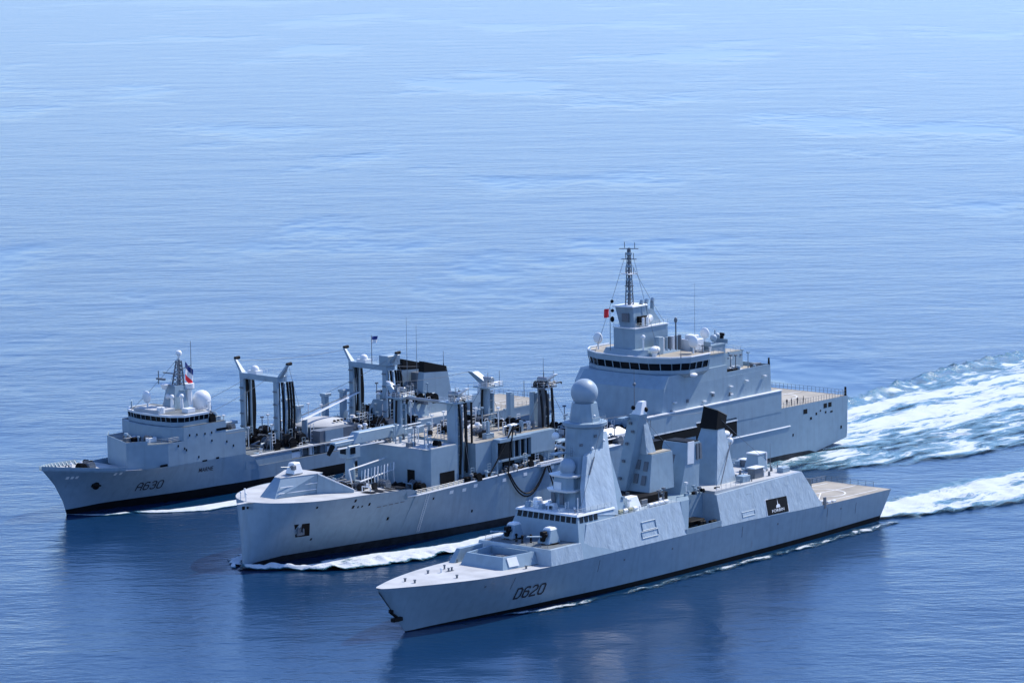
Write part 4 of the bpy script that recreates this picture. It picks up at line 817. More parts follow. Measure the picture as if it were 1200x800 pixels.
# ================================================================== OLDER TANKER (farthest)
D = empty('replenishment_tanker', FR['D'][0], R(FR['D'][1]), 'farthest grey tanker with hull number A630, flared bow and two tall portal masts amidships', 'tanker', 'navy ships steaming in company')
HD = Hull(157.2, [(0, 10.8), (12, 9.5), (20, 8.9), (51.4, 8.7), (51.5, 5.4), (157.2, 5.6)],
          [(0, .4), (1.5, 2.0), (4, 4.0), (8, 6.2), (13, 7.9), (20, 9.3), (30, 10.3), (45, 10.6), (135, 10.6), (157.2, 9.2)],
          [(0, .1), (10, 1.6), (20, 4.2), (32, 7.5), (45, 9.8), (60, 10.5), (130, 10.4), (157.2, 7)],
          [(-1.5, 7.8), (0, 7.3), (3, 6.4), (7, 4.2), (10.8, .9)], [(-1, -6), (0, -4), (5.6, 0)],
          [(0, 1.5), (25, 1.3), (50, 1.0), (157, .8)], [(0, -1.5), (157, -1)], [(0, 1.15), (10, 1.6), (40, 2.3), (157, 2.4)])
HD.build(D, 'hull', 'boot', steps=(51.45,))
zD = lambda u: interp(HD.Zd, u)
HD.deck(D, 'foredeck', 'deck', .6, 22); HD.deck(D, 'cargo_deck', 'ddeck', 51.6, 157)
MB().faces([(51.45, -10.5, 5), (51.45, 10.5, 5), (51.45, 10.55, 8.7), (51.45, -10.55, 8.7)], [[0, 1, 2, 3]]).build('deck_step', 'paint', D)
b = MB()   # forecastle bulwark
us = [.3, 1.5, 3, 5, 8, 11, 14, 17.5]
for sg in (1, -1):
    for a, c in zip(us, us[1:]):
        va, vc = HD.deckv(a)*sg, HD.deckv(c)*sg; za, zc = zD(a), zD(c)
        b.faces([(a, va, za-.1), (c, vc, zc-.1), (c, vc+.1*sg, zc+.9), (a, va+.12*sg, za+.9), (a, va-.12*sg, za-.1), (c, vc-.12*sg, zc-.1), (c, vc, zc+.9), (a, va, za+.9)], [[0, 1, 2, 3], [7, 6, 5, 4], [3, 2, 6, 7], [0, 1, 5, 4], [0, 3, 7, 4], [1, 2, 6, 5]])
b.build('forecastle_bulwark', 'paint', D)
for i in range(22):
    u = 1.2+(i//2)*1.5; sg = 1 if i % 2 else -1; v = HD.deckv(u)*sg*.93
    MB().faces([(u, v, zD(u)), (u+.12, v, zD(u)), (u+.12, v, zD(u)+.85), (u, v, zD(u)+.85), (u, v-.8*sg, zD(u)), (u+.12, v-.8*sg, zD(u))], [[0, 3, 4], [1, 2, 5], [0, 1, 2, 3], [3, 2, 5, 4], [0, 1, 5, 4]]).build('bulwark_bracket', 'paint', D)
clutter(D, ['bollard', 'winch', 'vent'], 8, (6, 15), (-3.5, 3.5), lambda u: zD(u)-.03, 41)
# forward house, flush with the hull
def flush(u0, u1, z0, z1, name, m, n=8, e=.03, front=0, tf=0):
    b = MB(); rows = []
    for i in range(n+1):
        t = i/n; u = u0+(u1-u0)*t; v = HD.deckv(u)-e; ut = u+tf*(1-t)
        rows.append([(u, v, z0), (ut, v, z1), (ut, -v, z1), (u, -v, z0)])
    g = [[b.b.verts.new(P(*q)) for q in r] for r in rows]
    for p, q in zip(g, g[1:]):
        for i in range(4): b.b.faces.new([p[i], p[(i+1) % 4], q[(i+1) % 4], q[i]])
    b.b.faces.new(g[0]); b.b.faces.new(g[-1]); return b.build(name, m, D)
def house(front, u0, u1, z0, z1, name):
    us = [u0+(u1-u0)*i/6 for i in range(7)]; hv = lambda u: HD.deckv(u)-.03
    pl = [(u, -hv(u)) for u in us[::-1]]+front+[(u, hv(u)) for u in us]
    return MB().prism(pl, z0, pl, z1).build(name, 'paint', D)
h1 = house([(24.2, -5.4), (19.6, 6.2)], 28.6, 51.4, 8.6, 13.9, 'forward_house')
h2 = house([(31.2, -6.0), (30.0, 0), (30.4, 6.2)], 33.0, 45.5, 13.9, 17.0, 'bridge_house')
flush(45.5, 51.3, 13.9, 14.0, 'terrace', 'beige'); flush(33.1, 45.4, 17.0, 17.12, 'bridge_deck', 'ddeck')
MB().prism([(33, -9.9), (28.6, -9.9), (24.4, -5.3), (19.9, 6.0), (28.7, 9.9), (33, 9.9)], 13.9, [(33, -9.9), (28.6, -9.9), (24.4, -5.3), (19.9, 6.0), (28.7, 9.9), (33, 9.9)], 14.0).build('terrace', 'ddeck', D)
b = MB()
def bulw(b, us, z0, z1, e=.05):
    for sg in (1, -1):
        for a, c in zip(us, us[1:]):
            va, vc = (HD.deckv(a)-e)*sg, (HD.deckv(c)-e)*sg
            b.faces([(a, va, z0), (c, vc, z0), (c, vc, z1), (a, va, z1), (a, va-.12*sg, z0), (c, vc-.12*sg, z0), (c, vc-.12*sg, z1), (a, va-.12*sg, z1)], [[0, 1, 2, 3], [7, 6, 5, 4], [3, 2, 6, 7], [0, 1, 5, 4], [0, 3, 7, 4], [1, 2, 6, 5]])
for (p, q) in (((28.6, -10), (24.2, -5.4)), ((24.2, -5.4), (19.6, 6.2)), ((19.6, 6.2), (24.0, 8.3))): b.prism([p, q, (q[0]+.12, q[1]), (p[0]+.12, p[1])], 13.9, [p, q, (q[0]+.12, q[1]), (p[0]+.12, p[1])], 14.9)
b.build('terrace_bulwark', 'paint', h1)
MB().box(45.5, 51.3, 9.9, 10.5, 13.9, 14.6).build('terrace_bulwark', 'paint', h1)
MB().rail([(24.3, 8.4, 14), (28.6, 10.1, 14), (32.6, 10.1, 14)], 1.1, 1.5).build('railing', 'paint', h1)
MB().prism([(17.9, 9.0), (28, 10.1), (28, 10.4), (17.9, 9.3)], 13.55, [(17.9, 8.6), (28, 9.8), (28, 10.4), (17.9, 9.3)], 13.8).build('balcony_edge', 'ddeck', h1) if 0 else None
# wheelhouse with curved front
def wplan(g): return [(41, -9.6-g), (34.8, -9.6-g), (32.5-g, -7.5), (31.4-g, -3.5), (31.0-g, 0), (31.1-g, 3.5), (31.8-g, 7.5), (33.8, 9.8+g), (41, 9.8+g)]
wh = MB().prism(wplan(0), 17.1, wplan(.1), 18.0).build('wheelhouse', 'paint', D)
MB().prism(wplan(-.15), 18.0, wplan(.05), 19.1).build('bridge_window', 'glass', wh)
MB().prism(wplan(.25), 19.1, wplan(.3), 19.6).build('wheelhouse_roof', 'white', wh)
MB().prism(wplan(-.4), 19.6, wplan(-.5), 19.68).build('roof_deck', 'ddeck', wh)
fr = MB(); pb, pt_ = wplan(0), wplan(.12)
for i in range(len(pb)-1):
    A, B, C_, E_ = Vector(pb[i]), Vector(pb[i+1]), Vector(pt_[i]), Vector(pt_[i+1]); k = max(1, int((B-A).length/1.3))
    for j in range(k+1): t = j/k; p0, p1 = A.lerp(B, t), C_.lerp(E_, t); fr.cone((p0.x, p0.y, 17.98), (p1.x, p1.y, 19.12), .11, .11, 4)
fr.build('window_mullion', 'paint', wh)
MB().prism([(33.0, -7.2), (35.0, -9.2), (35.2, -9.1), (33.2, -7.0)], 19.6, [(33.0, -7.2), (35.0, -9.2), (35.2, -9.1), (33.2, -7.0)], 21.3).build('wind_screen', 'paint', wh)
MB().box(31.4, 36.5, -4.5, 3.8, 19.65, 20.3).build('roof_platform', 'deck', wh, bev=.05); MB().cone((32.4, 3.6, 19.6), (32.4, 3.6, 21.0), .9, .9, 14).build('gyro_housing', 'white', wh)
MB().box(36.0, 38.2, 6.6, 8.6, 17.2, 20.6).build('white_locker', 'white', wh)
dish(D, 33.6, -2.2, 20.0, 1.35); 
dm = MB().box(44.0, 48.0, .4, 4.2, 17.0, 17.9).lathe((46.2, 2.0), [(1.9, 17.6), (2.0, 19.5), (2.1, 21.0)]+[(2.1*math.cos(R(a)), 21.0+2.1*math.sin(R(a))) for a in (15, 30, 45, 60, 75, 88)], 26).build('satellite_radome', 'domew', D, smooth=50)
MB().box(41, 45.4, -6.5, 6, 17.1, 18.9).build('aft_wheelhouse', 'paint', D); MB().box(40.9, 45.4, -6.6, 6.2, 18.9, 19.05).build('aft_roof', 'deck', D)
mt = MB().prism([(38.0, -2.2), (42.2, -2.2), (42.2, 2.0), (38.0, 2.0)], 19.4, [(38.8, -1.5), (41.4, -1.5), (41.4, 1.3), (38.8, 1.3)], 24.8).build('tanker_mast', 'paint', D)
MB().box(38.0, 39.5, -2.4, -.8, 24.8, 25.0).box(40, 44.2, -.9, 1.8, 23.6, 23.8).build('mast_platform', 'paint', mt)
ms = MB()
for (a, c) in ((-1, -1), (1, -1), (1, 1), (-1, 1)): ms.cone((40.9+a, .1+c*.9, 24.6), (41.3+a*.4, .1+c*.4, 30.2), .2, .15, 6)
for k in range(6):
    z0_ = 24.6+.9*k; s0 = 1-.6*k/6
    for (a, c, d, e) in ((-1, -1, 1, -1), (1, -1, 1, 1), (1, 1, -1, 1), (-1, 1, -1, -1)): ms.cone((41+a*s0, .1+c*s0*.9, z0_), (41+d*s0, .1+e*s0*.9, z0_+.9), .1, .1, 4)
ms.cone((41.2, .1, 24.6), (41.3, .1, 30.4), .45, .35, 8).build('lattice_mast', 'dull', mt)
MB().lathe((41.3, .1), [(.2, 30.2), (.3, 31.4), (.7, 31.6), (.75, 32.1), (.4, 32.5)], 14).build('mast_head', 'white', mt, smooth=50)
MB().cone((43.6, 1.6, 27), (43.6, 1.6, 34.5), .09, .06, 6).cone((41.2, .1, 28), (43.6, 1.6, 29.0), .1).build('whip_antenna', 'dull', mt)
MB().tube([(39.6, -3.4, 27.4), (39.8, 3.4, 27.4)], .14, 6).box(37.6, 38.2, -3.6, -1.0, 26.0, 26.4).cone((38.0, -3.2, 25), (38, -3.2, 28), .12).build('yard', 'dull', mt)
MB().lathe((37.4, -.6), [(.4, 24.0), (1.0, 25.2), (.7, 25.4)], 14).ball((37.8, 0, 22.4), .6).build('radar', 'white', mt, smooth=40)
MB().cone((43.2, 1.0, 23.8), (43.2, 1.0, 24.9), 1.3, 1.3, 18).cone((43.2, 1, 20), (43.2, 1, 23.8), .8, .8, 12).build('radar_drum', 'white', mt)
for (u, v) in ((39.2, 3.0), (37.2, 2.0)): MB().cone((u, v, 19.6), (u, v, 22.4), .45, .3, 10).ball((u, v, 22.6), .55).build('director', 'white', mt, smooth=50)
MB().rail([(41, 6.2, 19.05), (45.3, 6.2, 19.05), (45.3, -6, 19.05)], 1.0, 1.5).rail([(41.2, 9.6, 17.1), (45.3, 10.2, 17.1)], 1.1, 1.3).build('railing', 'dull', D)
clutter(D, ['vent', 'deck_locker', 'winch', 'stub_post'], 14, (41.5, 45), (6.8, 9.6), 17.15, 42)
clutter(D, ['vent', 'deck_locker', 'winch', 'stub_post', 'bollard'], 12, (46, 51), (-9, 9.6), 14.0, 43)
clutter(D, ['vent', 'deck_locker', 'winch'], 10, (24.5, 29), (-3, 7.5), 14.0, 44)
window_spots(D, 'porthole', [(u, u+.35, z, z+.5, HD.deckv(u)) for u, z in ((34.5, 14.8), (36.6, 14.7), (39, 14.6), (41.0, 14.6), (41.0, 12.8), (45.5, 12), (47.5, 10.8), (33.5, 11.6), (37, 9.6), (31.2, 12.8), (33, 12.0))])
window_spots(D, 'side_opening', [(42.6, 46.0, 15.0, 15.55, HD.deckv(44)), (26.2, 28.4, 8.9, 9.4, HD.deckv(27)), (38.2, 39.6, 8.6, 8.95, HD.deckv(39)), (42.3, 43.2, 8.7, 9.1, HD.deckv(42))])
hull_num(D, HD, 'A630', 22.8, 3.7, 1.75, 1.65, .075)
text_on(D, 'MARNE', lambda x, y: (37.6+x*1.3, HD.hv(37.6+x*1.3, 6.2+y*1.4)+.06, 6.2+y*1.4), 'ship_name', 'num', D, 0, .95)
an = MB().ball((12.6, HD.hv(12.6, 6)+.1, 6.2), .9, seg=12, rings=8, sz=1.1).box(11.6, 14.0, HD.hv(12.6, 6)-.4, HD.hv(12.6, 6)+.5, 5.8, 6.6).build('bow_anchor', 'black', D, bev=.1)
for u in (5.4, 6.3, 7.2, 15.2, 16.4): hull_plate(D, HD, u, u+.5, 8.3, 8.9, .06, 'fairlead', 'white')
# cargo deck houses and portals
MB().box(52.5, 66, 8.8, 10.3, 5.4, 7.4).build('side_house', 'paint', D)
clutter(D, ['deck_pipe', 'winch', 'vent', 'hose_reel', 'deck_locker', 'stub_post', 'ladder_frame'], 85, (52.5, 80), (-9, 9.8), 5.5, 45, sc=1.5)
clutter(D, ['deck_pipe', 'winch', 'vent', 'hose_reel', 'deck_locker', 'stub_post', 'ladder_frame'], 85, (88, 114), (-9, 9.8), 5.5, 46, sc=1.6)
dc = MB().box(53, 76, -9, 9, 5.5, 8.0).build('pump_deck', 'ddeck', D); MB().box(88, 114, -9, 9, 5.5, 8.2).build('pump_deck', 'ddeck', D)
MB().box(52.2, 76, 9.0, 10.4, 7.5, 7.8).box(76, 113, 9.2, 10.5, 7.5, 7.8).build('catwalk', 'deck', D)
for u in range(53, 112, 4): MB().box(u, u+.2, 9.9, 10.2, 5.5, 7.5).build('catwalk_post', 'paint', D)
clutter(D, ['winch', 'deck_pipe', 'vent', 'hose_reel', 'ladder_frame', 'stub_post'], 70, (53.5, 75.5), (-8.5, 8.5), 8.0, 47, sc=1.35)
clutter(D, ['winch', 'deck_pipe', 'vent', 'hose_reel', 'ladder_frame', 'stub_post'], 80, (89, 113), (-8.5, 8.5), 8.2, 48, sc=1.4)
def portal(u, zt):
    b = MB()
    for v in (-5.6, 5.6): b.box(u-1.1, u-.4, v-.7, v+.6, 5.5, zt).box(u+1.3, u+1.8, v-.4, v+.4, 5.5, zt-.3)
    g = b.box(u-1.1, u+1.8, -6.4, 6.4, zt, zt+1.3).build('replenishment_portal', 'paint', D, bev=.06)
    for v in (-5.6, 5.6):
        for k, du in enumerate((.1, .8, 2.2, 2.8, 3.4)):
            n = 8; MB().tube([(u+du+(.5 if k else .0)*math.sin(math.pi*j/n), v+.25*k*(1 if v > 0 else -1), zt-.2-(zt-9.2)*j/n) for j in range(n+1)], .3, 8).build('hose', 'hose', g)
        sg = 1 if v > 0 else -1
        MB().prism([(u-.7, v), (u+.7, v), (u+.7, v+.9*sg), (u-.7, v+.9*sg)], zt+.9, [(u-.28, v+2.9*sg), (u+.28, v+2.9*sg), (u+.28, v+3.5*sg), (u-.28, v+3.5*sg)], zt+4.2).build('outrigger_arm', 'paint', g, bev=.05)
        MB().cone((u-.2, v+3.1*sg, zt+4.3), (u+1.2, v+3.1*sg, zt+4.4), .4, .4, 10).build('sheave', 'black', g)
    MB().ball((u, -2.2, zt+2.2), 1.0, seg=14, rings=10).box(u-.9, u+1.2, -3.8, -.8, zt+1.3, zt+2).build('winch', 'white', g, smooth=40)
    MB().rail([(u+1.8, -6.2, zt+1.3), (u+1.8, 6.2, zt+1.3)], 1.0, 2, .05).build('railing', 'white', g)
    for k in range(5): MB().box(u-1.4, u-1.1, 5.0, 6.2, 8.5+3*k, 8.8+3*k).box(u-1.4, u-1.1, -6.2, -5.0, 8.5+3*k, 8.8+3*k).build('mast_rung', 'dull', g)
    return g
portal(66.8, 22.8); g2 = portal(102.4, 21.4)
MB().box(101, 105.2, 4.2, 7.2, 22.6, 25.0).build('control_cabin', 'paint', g2, bev=.1)
# kingposts, shelter with pale canopy, slewing crane
for (u, v, h) in ((77.5, -3.2, 15.5), (80.8, -3.0, 13.6), (55.8, -1, 13), (57.8, -1, 13), (92.4, -5.5, 14.8), (96.0, -3, 15.6)): MB().box(u-.7, u+.7, v-.6, v+.6, 5.5, h+.6).box(u-.9, u+1.3, v-.9, v+.9, h+.6, h+1.3).build('kingpost', 'paint', D, bev=.05)
sh_ = MB().lathe((86.2, -1.0), [(6.6, 5.5), (6.7, 9.9)], 28).build('cargo_shelter', 'dull', D, smooth=40)
MB().lathe((86.2, -1.0), [(6.9, 9.9), (7.1, 10.3), (6.6, 10.7), (3.5, 11.25), (.2, 11.4)], 32).build('canopy', 'deck', sh_, smooth=60)
for k in range(14):
    a_ = 2*math.pi*k/14; MB().cone((86.2+6.75*math.cos(a_), -1+6.75*math.sin(a_), 5.5), (86.2+6.75*math.cos(a_), -1+6.75*math.sin(a_), 10), .12, .12, 6).build('shelter_stanchion', 'paint', sh_)
for i in range(4): MB().ball((85.5+1.2*i, 4.6, 11.3), .4, sz=.6, seg=10, rings=6).build('roof_vent', 'black', sh_)
MB().box(75.5, 86.5, 6.8, 9.9, 5.5, 10.6).build('side_deckhouse', 'dull', D)
MB().box(77.2, 83, 9.9, 10.0, 7.9, 10.5).build('house_panel', 'paint', D)
cr = MB().cone((78.8, 1.5, 8), (78.8, 1.5, 12.2), .8, .7, 12).build('slewing_crane', 'paint', D)
MB().prism([(77.5, 1.0), (78.5, 1.0), (78.5, 2.0), (77.5, 2.0)], 12.2, [(98.5, -1.0), (99.3, -1.0), (99.3, -.4), (98.5, -.4)], 16.0).build('crane_jib', 'white', cr)
MB().tube([(78, 1.5, 13.3), (99, -.7, 16.4)], .12, 6).build('crane_cable', 'dull', cr)
# funnels, aft block, flight deck
af = MB().prism([(109, -10.2), (109, 10.2), (133, 10.2), (133, -10.2)], 5.5, [(109, -10), (109, 10), (133, 10), (133, -10)], 9.0).build('aft_house', 'paint', D)
MB().box(109.2, 132.8, -9.8, 9.8, 9.0, 9.1).build('aft_house_roof', 'deck', af)
for sg in (-1, 1):
    f = MB().prism([(114.6, 3.6*sg-1.3), (126.0, 3.6*sg-1.3), (126.0, 3.6*sg+1.3), (114.6, 3.6*sg+1.3)], 9.0, [(116.0, 3.6*sg-.9), (124.1, 3.6*sg-.9), (124.1, 3.6*sg+.9), (116.0, 3.6*sg+.9)], 19.2).build('funnel', 'paint', D)
    MB().prism([(116.0, 3.6*sg-.93), (124.15, 3.6*sg-.93), (124.15, 3.6*sg+.93), (116.0, 3.6*sg+.93)], [19.2, 18.6, 18.6, 19.2], [(116.2, 3.6*sg-.85), (123.9, 3.6*sg-.85), (123.9, 3.6*sg+.85), (116.2, 3.6*sg+.85)], [21.8, 19.9, 19.9, 21.8]).build('funnel_top', 'black', f)
MB().box(117.5, 124, -2.4, 2.4, 9.0, 16.0).box(118.5, 122, -2.3, 2.3, 16, 18.4).build('uptake_casing', 'dull', D)
antenna_whip(D, 123.8, 3.6, 19.5, 4, .08)
MB().prism([(108, -7), (115, -7), (115, 7), (108, 7)], 9.1, [(109, -6), (115, -6), (115, 6), (109, 6)], 12.6).build('winch_house', 'paint', D)
clutter(D, ['winch', 'deck_pipe', 'vent', 'ladder_frame', 'stub_post', 'deck_locker'], 40, (109.5, 116), (-7, 8), 12.3, 50, sc=1.2)
clutter(D, ['vent', 'ladder_frame', 'stub_post', 'deck_locker', 'deck_pipe'], 26, (125, 132), (-8.5, 8.5), 9.1, 51, sc=1.3)
MB().prism([(127, -9.5), (134, -9.5), (134, 9.5), (127, 9.5)], 9.0, [(127.5, -9), (133.5, -9), (133.5, 9), (127.5, 9)], 12.6).build('hangar', 'paint', D)
MB().prism([(133, -10.4), (156.8, -9.0), (156.8, 9.0), (133, 10.4)], 5.5, [(133, -10.4), (157, -9.1), (157, 9.1), (133, 10.4)], 7.8).build('flight_deck_house', 'paint', D)
MB().prism([(133.1, -10.2), (156.9, -8.9), (156.9, 8.9), (133.1, 10.2)], 7.8, [(133.1, -10.2), (156.9, -8.9), (156.9, 8.9), (133.1, 10.2)], 7.9).build('flight_deck', 'beige', D)
MB().rail([(134, -10.1, 7.9), (156.8, -8.8, 7.9), (156.8, 8.8, 7.9), (134, 10.1, 7.9)], 1.2, 1.6, .05, 2).build('railing', 'dull', D)
b = MB()
for p in ([(134, 0), (156, 0)], [(145, -9), (145, 9)], [(135, -8), (150, 8)]):
    A, B = Vector(p[0]), Vector(p[1]); d = (B-A).normalized(); n_ = Vector((-d.y, d.x))*.15
    b.faces([(q.x, q.y, 7.912) for q in (A-n_, B-n_, B+n_, A+n_)], [[0, 1, 2, 3]])
b.build('deck_line', 'line', D)
for (u, v) in ((131.5, 8.5), (133, -9.3)): MB().box(u-.6, u+.6, v-.5, v+.5, 12, 14.4).ball((u, v, 14.6), .7, seg=12, rings=8).build('searchlight', 'white', D)
MB().cone((156.5, 0, 7.9), (156.5, 0, 12), .1, .08, 8).build('ensign_staff', 'dull', D)
clutter(M, ['stub_post', 'ladder_frame', 'deck_pipe', 'winch', 'vent'], 30, (62, 85), (-10, 9), 18.42, 61, sc=1.3)
clutter(M, ['stub_post', 'ladder_frame', 'deck_pipe', 'hose_reel'], 26, (88, 118), (2, 12), lambda u: zM(u)-.05, 62, sc=1.5)
clutter(D, ['stub_post', 'ladder_frame', 'deck_pipe', 'hose_reel'], 14, (53, 76), (-8, 9), 8.0, 63, sc=1.6)
clutter(D, ['stub_post', 'ladder_frame', 'deck_pipe'], 14, (95, 116), (-8, 9), 8.2, 64, sc=1.8)
def wires(ship, name, segs, r=.045, m='dull', par=None):
    for a, b_ in segs:
        MB().tube(cat(a, b_, .02*(Vector(a)-Vector(b_)).length, 8), r, 5).build(name, m, par or ship)
wires(D, 'rigging_wire', [((66.8, -8.6, 26.6), (102.4, -8.6, 25.2)), ((66.8, 8.6, 26.6), (77.5, -3.2, 16.6)), ((102.4, 8.6, 25.4), (92.4, -5.5, 16)), ((66.8, 3, 23.8), (46, 3, 17.5)), ((66.8, -3, 23.8), (46, -5, 17.5)), ((102.4, 3, 22.6), (117, 3, 20.5)), ((102.4, -3, 22.6), (117, -3, 20.5)), ((41.3, .1, 31), (30.5, 5, 19.6)), ((41.3, .1, 31), (31, -5, 19.6)), ((67, 9, 26.5), (73, 9, 8)), ((102, 9, 25), (109, 9, 9)), ((66.5, 9, 26.5), (59, 9, 8)), ((102, 9, 25), (94, 9, 8)), ((98.9, -.8, 16.2), (102.3, -5, 21))])
wires(M, 'rigging_wire', [((57.5, 9, 29), (48, 9, 19)), ((57.5, 9, 29), (68, 10, 18.5)), ((58.5, -9, 28), (48, -8, 19)), ((86.5, 9, 28.6), (78, 10, 18.5)), ((86.5, 9, 28.6), (95, 12, 12.5)), ((87, -9, 27), (98, -11, 12.5)), ((87, -9, 27), (77, -8, 18.5)), ((85.4, -12, 29), (58, -11, 30)), ((127.6, -.6, 50.6), (137, 2, 35.4)), ((127.6, -2.0, 50.6), (124, -8, 29)), ((127.6, .9, 50.6), (126.5, 9, 29)), ((57.5, 9.5, 27), (57.5, 12.5, 11.5)), ((86.5, 9.5, 27), (86.5, 13, 12))])
wires(F, 'rigging_wire', [((60.3, -4.2, 32), (76.5, -1.4, 31.4)), ((76.8, 1.4, 31.2), (84, 2.6, 24)), ((76.6, -.9, 31.6), (100, -1.5, 28.8)), ((60.3, 4.2, 32), (50, 7, 17)), ((101, 1.8, 28), (117.8, 5, 15))], .04)
# extra deck cables snaking over the side fittings
def roof_rail(ship, pts, name='railing', m='paint', h=1.0): MB().rail(pts, h, 1.7, .04, 3).build(name, m, ship)
roof_rail(F, [(60, 8.3, 14.62), (78.5, 8.2, 14.55)]); roof_rail(F, [(60, -8.3, 14.62), (78.5, -8.2, 14.55)]); roof_rail(F, [(92, 7.9, 14.85), (100, 7.9, 14.9)])
roof_rail(F, [(39.3, 7.8, 11.35), (39.3, -7.8, 11.35)], 'railing', 'dull'); roof_rail(F, [(55.6, 2.9, 26.2), (55.6, -2.9, 26.2)])
for i in range(4): MB().cone((61.2+1.5*i, 7.4, 15.05), (62.3+1.5*i, 7.4, 15.05), .42, .42, 12).build('life_raft_canister', ['green', 'white'][i % 2], F)
for i in range(4): MB().cone((70.5+1.6*i, 7.5, 15.0), (71.7+1.6*i, 7.5, 15.0), .4, .4, 12).build('life_raft_canister', 'white', F)
clutter(F, ['vent', 'deck_locker', 'stub_post', 'ladder_frame'], 12, (60.5, 66), (3.5, 7), 14.65, 71, sc=.7)
clutter(F, ['vent', 'deck_locker', 'hose_reel', 'stub_post'], 12, (74, 79), (4.3, 7), 14.6, 72, sc=.7)
clutter(F, ['vent', 'deck_locker', 'winch', 'stub_post'], 12, (84.5, 95), (4.6, 7.0), 14.55, 73, sc=.6)
clutter(F, ['vent', 'stub_post'], 8, (105, 118), (-6, 6.5), 14.85, 74, sc=.5)
clutter(F, ['deck_locker', 'stub_post', 'vent', 'ladder_frame'], 10, (49.5, 53), (-6.5, 6.5), 16.36, 75, sc=.55)
clutter(F, ['bollard', 'vent'], 3, (20, 27), (-4.5, -2), lambda u: zF(u)-.02, 76, sc=.7)
for (u, v, z, h) in ((53.0, 0, 17, 2.1), (53.3, -2.4, 17, 2.1)): MB().box(u-.12, u+.1, v-.45, v+.45, z, z+h).build('door', 'dull', F)
for (u, z) in ((70.5, 15.2), (86.4, 14.7)): MB().box(u, u+.1, 1.8 if u < 80 else -2.6, 2.7 if u < 80 else -1.7, z, z+1.9).build('door', 'dull', F)
for (z, v) in ((18.5, -1.2), (22.0, -1.0), (25.5, -.8), (28.0, 0.2), (29.6, -.6)): MB().box(74.4+(z-15.5)*.094-.35, 74.4+(z-15.5)*.094+.25, v-2*(31.6-z)/16-.25, v-2*(31.6-z)/16+.35, z, z+.5).build('mast_fitting', 'dull', py)
for (u, v, z, r) in ((58.5, 3.25, 27.5, .35), (62.0, 3.3, 28.6, .3), (60, 2.6, 33.6, .3)): MB().ball((u, v, z), r).build('small_sensor', 'white', mast_F, smooth=50)
ldr = MB()
for q in (-.25, .25): ldr.tube([(56.2, -.2+q, 22.8), (56.7, -.2+q, 31.0)], .05, 5)
for j in range(16): ldr.cone((56.2+.5*j/16-.02, -.45, 23+.5*j), (56.2+.5*j/16-.02, .05, 23+.5*j), .04, .04, 4)
ldr.build('ladder', 'dull', mast_F)
for (u, z0_, z1_) in ((29, 5.2, 7.6), (52.5, 4.9, 7.3), (98, 4.6, 6.8), (128, 4.2, 6.2), (139, 3.2, 5.6)): hull_plate(F, HF, u, u+.16, z0_, z1_, .02, 'scupper_stain', 'dull')
for (u, z) in ((22, 6.6), (60, 5.9), (75, 5.7), (110, 5.3), (133, 5.0)): hull_plate(F, HF, u, u+.4, z, z+.4, .03, 'hull_fitting', 'dull')
# ------------------------------------------------------------------ flags (cloth that hangs on its halyard)
def flag(ship, u, v, z, du, dz, bands, vertical, seed, name, label, lean=0.0):
    o = bpy.data.objects.new(name, None); COL.objects.link(o); (x, y, _), th = FR[ship][0], R(FR[ship][1])
    o.location = (x+u*math.cos(th)+v*math.sin(th), y+u*math.sin(th)-v*math.cos(th), z); o.rotation_euler = (0, 0, th)
    tag(o, label, 'flag'); nb = len(bands)
    for k, m in enumerate(bands):
        b = MB(); g = []; n = 10; t0, t1 = k/nb, (k+1)/nb
        for i in range(n+1):
            row = []
            for j in range(n+1):
                a = (t0+(t1-t0)*i/n); c = j/n
                if not vertical: a, c = c, a
                uu = a*du; zz = -c*dz - lean*a*dz
                ww = .22*math.sin(a*7+c*2+seed)*(.3+a)
                row.append(b.b.verts.new(P(uu, ww, zz)))
            g.append(row)
        for p, q in zip(g, g[1:]):
            for i in range(n): b.b.faces.new([p[i], p[i+1], q[i+1], q[i]])
        b.build('flag_band', m, o, smooth=80)
    return o
flag('D', 42.3, 1.0, 30.0, 2.2, 4.2, ['blue', 'wcloth', 'red'], False, 1, 'national_flag', 'blue, white and red flag flying from the farthest ship\'s mast', .5)
flag('D', 101.5, 1.5, 29.2, 2.0, 1.6, ['blue', 'wcloth'], False, 2, 'signal_flag', 'small dark and white flag above the portal mast of the farthest ship')
MB().cone((101.4, 1.5, 22.6), (101.4, 1.5, 29.6), .1, .07, 6).build('flagstaff', 'dull', g2)
flag('M', 121.4, -3.0, 39.6, 2.0, 2.0, ['red', 'red'], True, 3, 'signal_flag', 'small red square flag left of the middle ship\'s mast tower')
MB().cone((123.4, -2.9, 30.0), (123.4, -2.9, 39.8), .09, .06, 6).build('flag_halyard', 'dull', tw)
